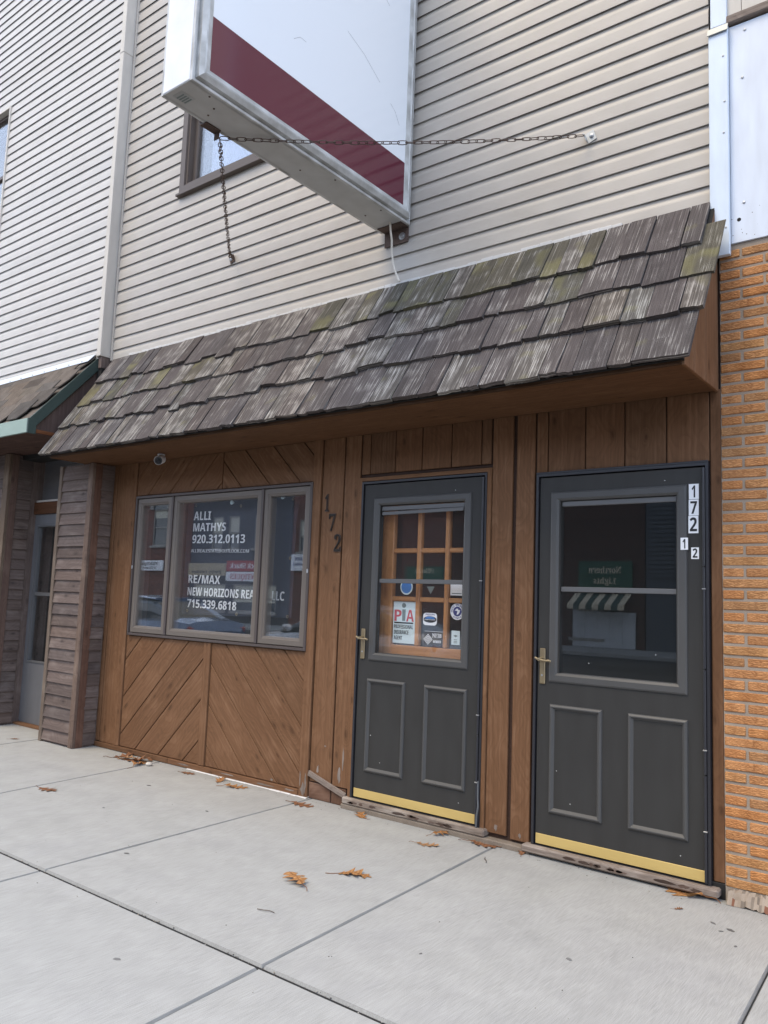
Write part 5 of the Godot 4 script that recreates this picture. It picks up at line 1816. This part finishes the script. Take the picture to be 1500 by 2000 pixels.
func leaves() -> void:
	var L := [
		[-0.642, 1.214, 0.175, -0.5, 2.75, 1, "large curled orange oak leaf, nearest leaf on the middle slab"],
		[-0.496, 0.945, 0.165, 0.35, 0.45, 1, "flat tan oak leaf right of the large curled one"],
		[-0.514, 0.294, 0.125, 0.5, 0.35, 3, "small greyish oak leaf out on the slab before the left door"],
		[-0.570, 0.075, 0.12, -0.6, 1.1, 0, "folded brown leaf against the step of the left door"],
		[-0.275, 0.060, 0.19, 0.45, 0.3, 2, "wide dark oak leaf at the foot of the boards between the doors"],
		[-0.06, 0.035, 0.09, 0.8, 1.8, 2, "small reddish leaf tucked left of the right door's sill"],
		[0.800, 0.055, 0.20, 0.9, 2.9, 1, "big tan oak leaf leaning on the right door's sill"],
		[0.854, 0.268, 0.045, 0.4, 0.9, 2, "tiny brown leaf scrap on the slab before the brick wall"],
		[-1.592, 0.170, 0.17, 0.3, 0.1, 2, "dark flat oak leaf below the loose slat"],
		[-1.159, 0.095, 0.13, 0.55, 2.6, 0, "brown leaf at the left end of the left door's step"],
		[-2.242, 0.150, 0.17, 0.6, 0.6, 1, "tan oak leaf at the foot of the right-hand chevron boards"],
		[-2.474, 0.095, 0.12, 0.9, 2.0, 0, "upturned brown leaf by the white sealant line"],
		[-2.817, 0.115, 0.12, 0.15, 0.2, 2, "thin flat leaf below the chevron's centre strip"],
		[-3.44, 0.120, 0.24, 0.7, 0.5, 2, "biggest of the heaped leaves at the chevron's left foot"],
		[-3.33, 0.175, 0.20, 0.8, 2.2, 0, "heaped leaf nearest the pale pebble"],
		[-3.66, 0.085, 0.20, 0.5, 1.4, 2, "left-hand heaped leaf against the base board"],
		[-3.55, 0.140, 0.16, 0.9, 3.6, 3, "pale curled leaf in the middle of the heap by the base board"],
		[-3.044, 1.108, 0.16, 0.12, 0.15, 2, "lone dark flat leaf out on the left slab"],
		[-4.92, 0.35, 0.08, 0.2, 0.8, 2, "small dark leaf before the neighbour's grey door"],
	]
	var k := 0
	for q in L:
		var o := put(self, "fallen_leaf", leaf_mesh(700 + k * 3, q[3] * 0.75, M.leafs[q[5]]), Transform3D(Basis(Vector3(0, 1, 0), q[4]).scaled(Vector3.ONE * q[2]), Vector3(q[0], 0.002, q[1])))
		tag(o, q[6], "leaf", "oak leaves fallen on the sidewalk")
		k += 1

# ---------------------------------------------------------------- across the street (seen in the glass)
func opp_window(parent: Node, x0: float, x1: float, y0: float, y1: float, frame_m: Material, z := 24.2) -> void:
	var w := node(parent, "window", Vector3((x0 + x1) / 2, y0, z))
	var hw := (x1 - x0) / 2
	var h := y1 - y0
	var b := mb()
	b.frame(-hw, hw, 0, h, [Vector2(0, -0.15), Vector2(0, -0.02), Vector2(0.07, -0.02), Vector2(0.07, -0.12)])
	var turn := Basis(Vector3(0, 1, 0), PI)
	done(b, w, "frame", frame_m, Transform3D(turn, Vector3.ZERO))
	b = mb()
	b.box(Vector3(0, h / 2, 0.09), Vector3(hw * 2 - 0.14, h - 0.14, 0.01))
	done(b, w, "pane", M.opp_glass)
	b = mb()
	var drop: float = h * [0.35, 0.6, 0.2, 0.5][int(absf(x0 * 3.0)) % 4]
	b.box(Vector3(0, h - drop / 2 - 0.07, 0.078), Vector3(hw * 2 - 0.16, drop, 0.01))
	done(b, w, "blind", M.blind)
	b = mb()
	b.box(Vector3(0, h / 2, 0.05), Vector3(hw * 2 - 0.14, 0.06, 0.06), 0.01)
	done(b, w, "meeting_rail", frame_m)
	b = mb()
	b.box(Vector3(0, -0.06, -0.06), Vector3(hw * 2 + 0.2, 0.12, 0.14), 0.01)
	done(b, w, "sill", M.stone)

func opp_building(called: String, label: String, x0: float, x1: float, h: float, wall_m: Material, holes: Array, frame_m: Material) -> Node3D:
	var o := thing(called, label, "building", Vector3.ZERO, "")
	var b := mb(Color.WHITE, Vector3(1, 0, 0), 1.2, 1.2)
	wall_holes(b, x0, x1, -0.2, h, 24.2, 24.5, holes)
	done(b, o, "wall", wall_m)
	b = mb()
	b.box(Vector3((x0 + x1) / 2, h / 2, 29), Vector3(x1 - x0, h, 8.4))
	done(b, o, "back", M.room_dark)
	b = mb()
	b.box(Vector3((x0 + x1) / 2, h + 0.15, 24.25), Vector3(x1 - x0 - 0.02, 0.3, 0.5), 0.03)
	b.box(Vector3((x0 + x1) / 2, h - 0.12, 24.14), Vector3(x1 - x0 - 0.02, 0.2, 0.2), 0.02)
	done(b, o, "cornice", M.stone)
	for r in holes:
		opp_window(o, r.position.x, r.end.x, r.position.y, r.end.y, frame_m)
	return o

func far_sign(label: String, x0: float, x1: float, y0: float, y1: float, m: Material, lines: Array, ink: Material, z := 24.05) -> void:
	# board that faces the brown shop; lettering reads the right way from the street
	var o := thing("shop_sign", label, "sign", Vector3((x0 + x1) / 2, (y0 + y1) / 2, z))
	o.rotation.y = PI
	var b := mb()
	b.box(Vector3.ZERO, Vector3(x1 - x0, y1 - y0, 0.08), 0.01)
	done(b, o, "board", m)
	for l in lines:
		text(o, "lettering", l[0], l[1], -l[3] / 2, l[2], 0.045, ink, l[3], l[4], true, 0.004)

func opposite_street() -> void:
	M.stone = mat(lin(0.30, 0.28, 0.25), 0.9)
	var rb := far_brick_tex(256)
	M.red_brick = mat(Color.WHITE, 0.92, rb, null, 0.2, 0.2)
	M.dark_brick = mat(lin(0.55, 0.60, 0.58), 0.92, rb, null, 0.2, 0.2)
	M.blind = mat(lin(0.55, 0.52, 0.42), 0.8)
	M.grey_front = mat(lin(0.065, 0.062, 0.068), 0.85)
	M.blue_side = mat(lin(0.085, 0.092, 0.105), 0.7)
	M.opp_glass = mat(lin(0.05, 0.06, 0.07), 0.08, null, null, 0.0, 0.6)
	M.shop_light = mat(lin(0.58, 0.60, 0.61), 0.6)
	M.green_sign = mat(lin(0.02, 0.10, 0.055), 0.5)
	M.red_sign = mat(lin(0.40, 0.04, 0.035), 0.5)
	M.tan_sign = mat(lin(0.40, 0.32, 0.20), 0.5)
	M.cream = mat(lin(0.74, 0.64, 0.46), 0.7)
	M.awn_green = mat(lin(0.05, 0.09, 0.07), 0.7)
	# red brick block with round-headed windows
	var holes := []
	for x in [-44.0, -40.5, -36.95]:
		holes.append(Rect2(x, 4.0, 1.3, 2.1))
	var a := opp_building("red_brick_building", "red brick block with round headed windows across the street", -48.0, -33.4, 9.5, M.red_brick, holes, M.stone)
	for r in holes:
		var ar := node(a, "arch", Vector3(r.position.x + 0.65, 6.1, 24.2))
		for k in 9:
			var b := mb(tone(0.9, 1.1))
			var a0 := PI * k / 9 + 0.01
			var a1 := PI * (k + 1) / 9 - 0.01
			b.prism(PackedVector2Array([Vector2(cos(a0), sin(a0)) * 0.68, Vector2(cos(a1), sin(a1)) * 0.68, Vector2(cos(a1), sin(a1)) * 0.95, Vector2(cos(a0), sin(a0)) * 0.95]), 0.0, 0.12, 0.01)
			done(b, ar, "arch_stone", M.stone, Transform3D(Basis(Vector3(0, 1, 0), PI), Vector3.ZERO))
		var f := mb()
		var half := PackedVector2Array()
		for k in 17:
			half.append(Vector2(cos(PI * k / 16), sin(PI * k / 16)) * 0.66)
		f.prism(half, 0.0, 0.02)
		done(f, ar, "fanlight", M.opp_glass, Transform3D(Basis(Vector3(0, 1, 0), PI), Vector3.ZERO))
	far_sign("white fitness shop sign on the red brick block across the street", -38.0, -35.6, 2.56, 3.14, M.white, [["Phillips", 0.17, 0.03, 1.5, true], ["& Fitness", 0.15, -0.2, 1.2, true]], M.black_ink)
	# dark shop front
	opp_building("dark_shop_building", "dark fronted shop block with tall paired windows across the street", -33.35, -25.7, 8.4, M.grey_front, [Rect2(-31.7, 3.75, 0.85, 1.75), Rect2(-30.4, 3.75, 0.85, 1.75), Rect2(-28.4, 3.75, 0.85, 1.75), Rect2(-33.0, 0.5, 2.6, 1.4), Rect2(-29.8, 0.5, 3.2, 1.4)], M.stone)
	far_sign("tan jewelry and furniture board on the dark shop across the street", -33.3, -30.25, 2.32, 2.98, M.tan_sign, [["Jewelry  Furniture", 0.16, -0.2, 2.4, true]], M.black_ink)
	far_sign("red rock shop board on the dark shop across the street", -30.2, -27.3, 2.56, 3.12, M.red_sign, [["Rock Shack", 0.26, -0.12, 2.3, true]], M.white)
	far_sign("white antiques board below the red one across the street", -30.2, -27.3, 2.06, 2.54, M.white, [["ANTIQUES", 0.28, -0.14, 2.2, true]], M.red_ink)
	# brick shop
	opp_building("brick_shop_building", "plain dark brick shop with one narrow window across the street", -25.65, -16.3, 8.8, M.red_brick, [Rect2(-25.2, 3.55, 0.9, 1.6), Rect2(-21.5, 3.6, 1.0, 1.6), Rect2(-24.5, 0.4, 3.0, 1.5)], M.stone)
	far_sign("small white home furnishings board on the plain brick shop across the street", -25.5, -24.2, 2.62, 3.42, M.white, [["Home", 0.2, 0.1, 0.8, true], ["Furnished", 0.13, -0.14, 1.0, true]], M.navy_ink)
	far_sign("dark green hanging board on the plain brick shop across the street", -18.6, -16.6, 2.30, 2.86, M.green_sign, [["Plaza", 0.2, 0.0, 0.9, true]], M.cream)
	# brick shop with awning
	opp_building("awning_shop_building", "brown brick shop with a striped awning across the street", -16.25, -8.05, 9.0, M.dark_brick, [Rect2(-15.0, 4.2, 1.0, 1.7), Rect2(-12.5, 4.2, 1.0, 1.7), Rect2(-10.8, 0.25, 1.2, 1.1)], M.stone)
	far_sign("green board with cream script above the striped awning across the street", -10.5, -8.45, 2.02, 3.08, M.green_sign, [["Northern", 0.24, 0.08, 1.25, true], ["Lights", 0.22, -0.30, 0.85, true]], M.cream)
	var aw := thing("striped_awning", "small cream and green striped awning across the street", "awning", Vector3(-9.6, 1.9, 24.2))
	for i in 9:
		var b := mb()
		var x := -1.08 + 0.24 * i
		b.quad(Vector3(x, 0, 0), Vector3(x + 0.24, 0, 0), Vector3(x + 0.24, -0.42, -0.75), Vector3(x, -0.42, -0.75), Vector3(0, 0.85, -0.5).normalized())
		b.quad(Vector3(x, -0.42, -0.75), Vector3(x + 0.24, -0.42, -0.75), Vector3(x + 0.24, -0.60, -0.76), Vector3(x, -0.60, -0.76), Vector3(0, 0, -1))
		done(b, aw, "stripe", M.awn_green if i % 2 else M.cream)
	var sf := thing("pale_shop_panel", "pale boarded shop front below the striped awning across the street", "shop front", Vector3(-9.55, 0.0, 24.13))
	for i in 5:
		var b := mb(tone(0.85, 1.1))
		b.box(Vector3(-0.96 + 0.48 * i, 0.58, 0), Vector3(0.47, 1.3, 0.06), 0.005)
		done(b, sf, "panel", M.shop_light)
	# blue sided house and what lies beyond
	var bl := opp_building("blue_sided_building", "blue sided building at the right of the street opposite", -8.0, 3.0, 7.5, M.blue_side, [Rect2(-4.6, 4.0, 1.0, 1.6), Rect2(-1.0, 4.0, 1.0, 1.6)], M.white)
	for i in 30:
		var b := mb()
		b.box(Vector3(-5.5, 2.55 + 0.16 * i, 24.17), Vector3(4.9, 0.125, 0.05), 0.004)
		if i < 9 or i > 21:
			done(b, bl, "lap_board", M.blue_side)
		else:
			b = mb()
			b.box(Vector3(-6.35, 2.55 + 0.16 * i, 24.17), Vector3(3.2, 0.125, 0.05), 0.004)
			done(b, bl, "lap_board", M.blue_side)
	opp_building("tan_brick_building", "tan brick block at the far right of the street opposite", 3.05, 22.0, 8.6, M.dark_brick, [Rect2(5.0, 4.0, 1.0, 1.7), Rect2(8.0, 4.0, 1.0, 1.7), Rect2(4.5, 0.6, 4.0, 1.8)], M.stone)

# ---------------------------------------------------------------- parked cars behind the camera
func car(label: String, col: Color, x: float, z: float, turn: float) -> void:
	var C := thing("parked_car", label, "car", Vector3(x, -0.2, z), "cars parked along the near kerb")
	C.rotation.y = turn
	var paint := mat(col, 0.25, null, null, 0.0, 0.6)
	paint.clearcoat_enabled = true
	paint.clearcoat = 0.8
	paint.clearcoat_roughness = 0.05
	# body: cross sections along x (front at -x): x, low, belt height, half width
	var secs := [[-2.28, 0.42, 0.56, 0.55], [-2.22, 0.30, 0.68, 0.74], [-2.0, 0.24, 0.80, 0.85], [-1.4, 0.20, 0.90, 0.90], [-0.75, 0.20, 0.97, 0.91], [0.2, 0.20, 0.99, 0.92], [1.2, 0.20, 1.01, 0.91], [1.8, 0.24, 1.03, 0.88], [2.18, 0.32, 0.98, 0.80], [2.26, 0.44, 0.80, 0.66]]
	var loft := func(ss: Array, crown: float) -> MB:
		var b := mb()
		var rings := []
		for s in ss:
			var y0: float = s[1]
			var y1: float = s[2]
			var w: float = s[3]
			var h := y1 - y0
			var ring := []
			for p in [[0.0, 0.0], [0.8, 0.0], [0.97, 0.12], [1.0, 0.45], [0.97, 0.78], [0.88, 0.95], [0.6, 1.0 + crown * 0.6], [0.0, 1.0 + crown]]:
				ring.append(Vector3(s[0], y0 + h * p[1], w * p[0]))
			for k in range(6, 0, -1):
				ring.append(ring[k] * Vector3(1, 1, -1))
			rings.append(ring)
		var N: int = rings[0].size()
		for i in rings.size() - 1:
			var mid := Vector3((ss[i][0] + ss[i + 1][0]) / 2, (ss[i][1] + ss[i][2]) / 2, 0)
			for k in N:
				var l := (k + 1) % N
				b.quado(rings[i][k], rings[i + 1][k], rings[i + 1][l], rings[i][l], mid)
		for e in [0, rings.size() - 1]:
			var nn := Vector3(-1 if e == 0 else 1, 0, 0)
			for k in range(1, N - 1):
				b.ftri(rings[e][0], rings[e][k], rings[e][k + 1], nn)
		return b
	done(loft.call(secs, 0.05), C, "body", paint)
	done(loft.call([[-0.95, 0.93, 0.97, 0.80], [-0.2, 0.95, 1.38, 0.68], [0.3, 0.95, 1.43, 0.66], [0.9, 0.95, 1.40, 0.66], [1.75, 0.97, 1.03, 0.74]], 0.02), C, "windows", M.opp_glass)
	done(loft.call([[-0.25, 1.37, 1.40, 0.64], [0.3, 1.41, 1.465, 0.63], [0.95, 1.38, 1.425, 0.63]], 0.3), C, "roof", paint)
	for xs in [-1.40, 1.38]:
		for s in [-1.0, 1.0]:
			var w := mb()
			w.lathe(Vector3.ZERO, [Vector2(0.30, -0.10), Vector2(0.32, -0.07), Vector2(0.32, 0.07), Vector2(0.30, 0.10), Vector2(0.20, 0.10), Vector2(0.19, 0.08)], 20)
			var wh := done(w, C, "wheel", M.black_metal, Transform3D(Basis(Vector3(0, 1, 0), 0.0 if s > 0 else PI), Vector3(xs, 0.31, 0.84 * s)))
			w = mb()
			w.lathe(Vector3.ZERO, [Vector2(0.195, 0.08), Vector2(0.16, 0.085), Vector2(0.05, 0.06), Vector2(0.0001, 0.075)], 14)
			done(w, wh, "rim", M.steel)
	for s in [-1.0, 1.0]:
		var h := mb()
		h.box(Vector3.ZERO, Vector3(0.34, 0.13, 0.30), 0.05)
		done(h, C, "headlight", M.flash, at(-2.06, 0.66, 0.62 * s))
		h = mb()
		h.box(Vector3.ZERO, Vector3(0.2, 0.15, 0.26), 0.04)
		done(h, C, "tail_light", M.red_sign, at(2.12, 0.84, 0.62 * s))
		h = mb()
		h.box(Vector3.ZERO, Vector3(0.14, 0.12, 0.18), 0.04)
		done(h, C, "mirror", paint, at(-0.62, 1.03, 0.98 * s))
	var gr := mb()
	gr.box(Vector3.ZERO, Vector3(0.08, 0.14, 0.8), 0.02)
	done(gr, C, "grille", M.black_metal, at(-2.24, 0.5, 0))

func cars() -> void:
	car("dark blue car parked at the kerb, furthest left of the three", lin(0.05, 0.085, 0.16), -12.6, 6.6, 0.0)
	car("white car parked at the kerb in the middle of the three", lin(0.70, 0.70, 0.70), -6.9, 6.6, 0.0)
	car("silver car parked at the kerb behind the viewer", lin(0.42, 0.43, 0.45), 1.1, 6.7, 0.0)
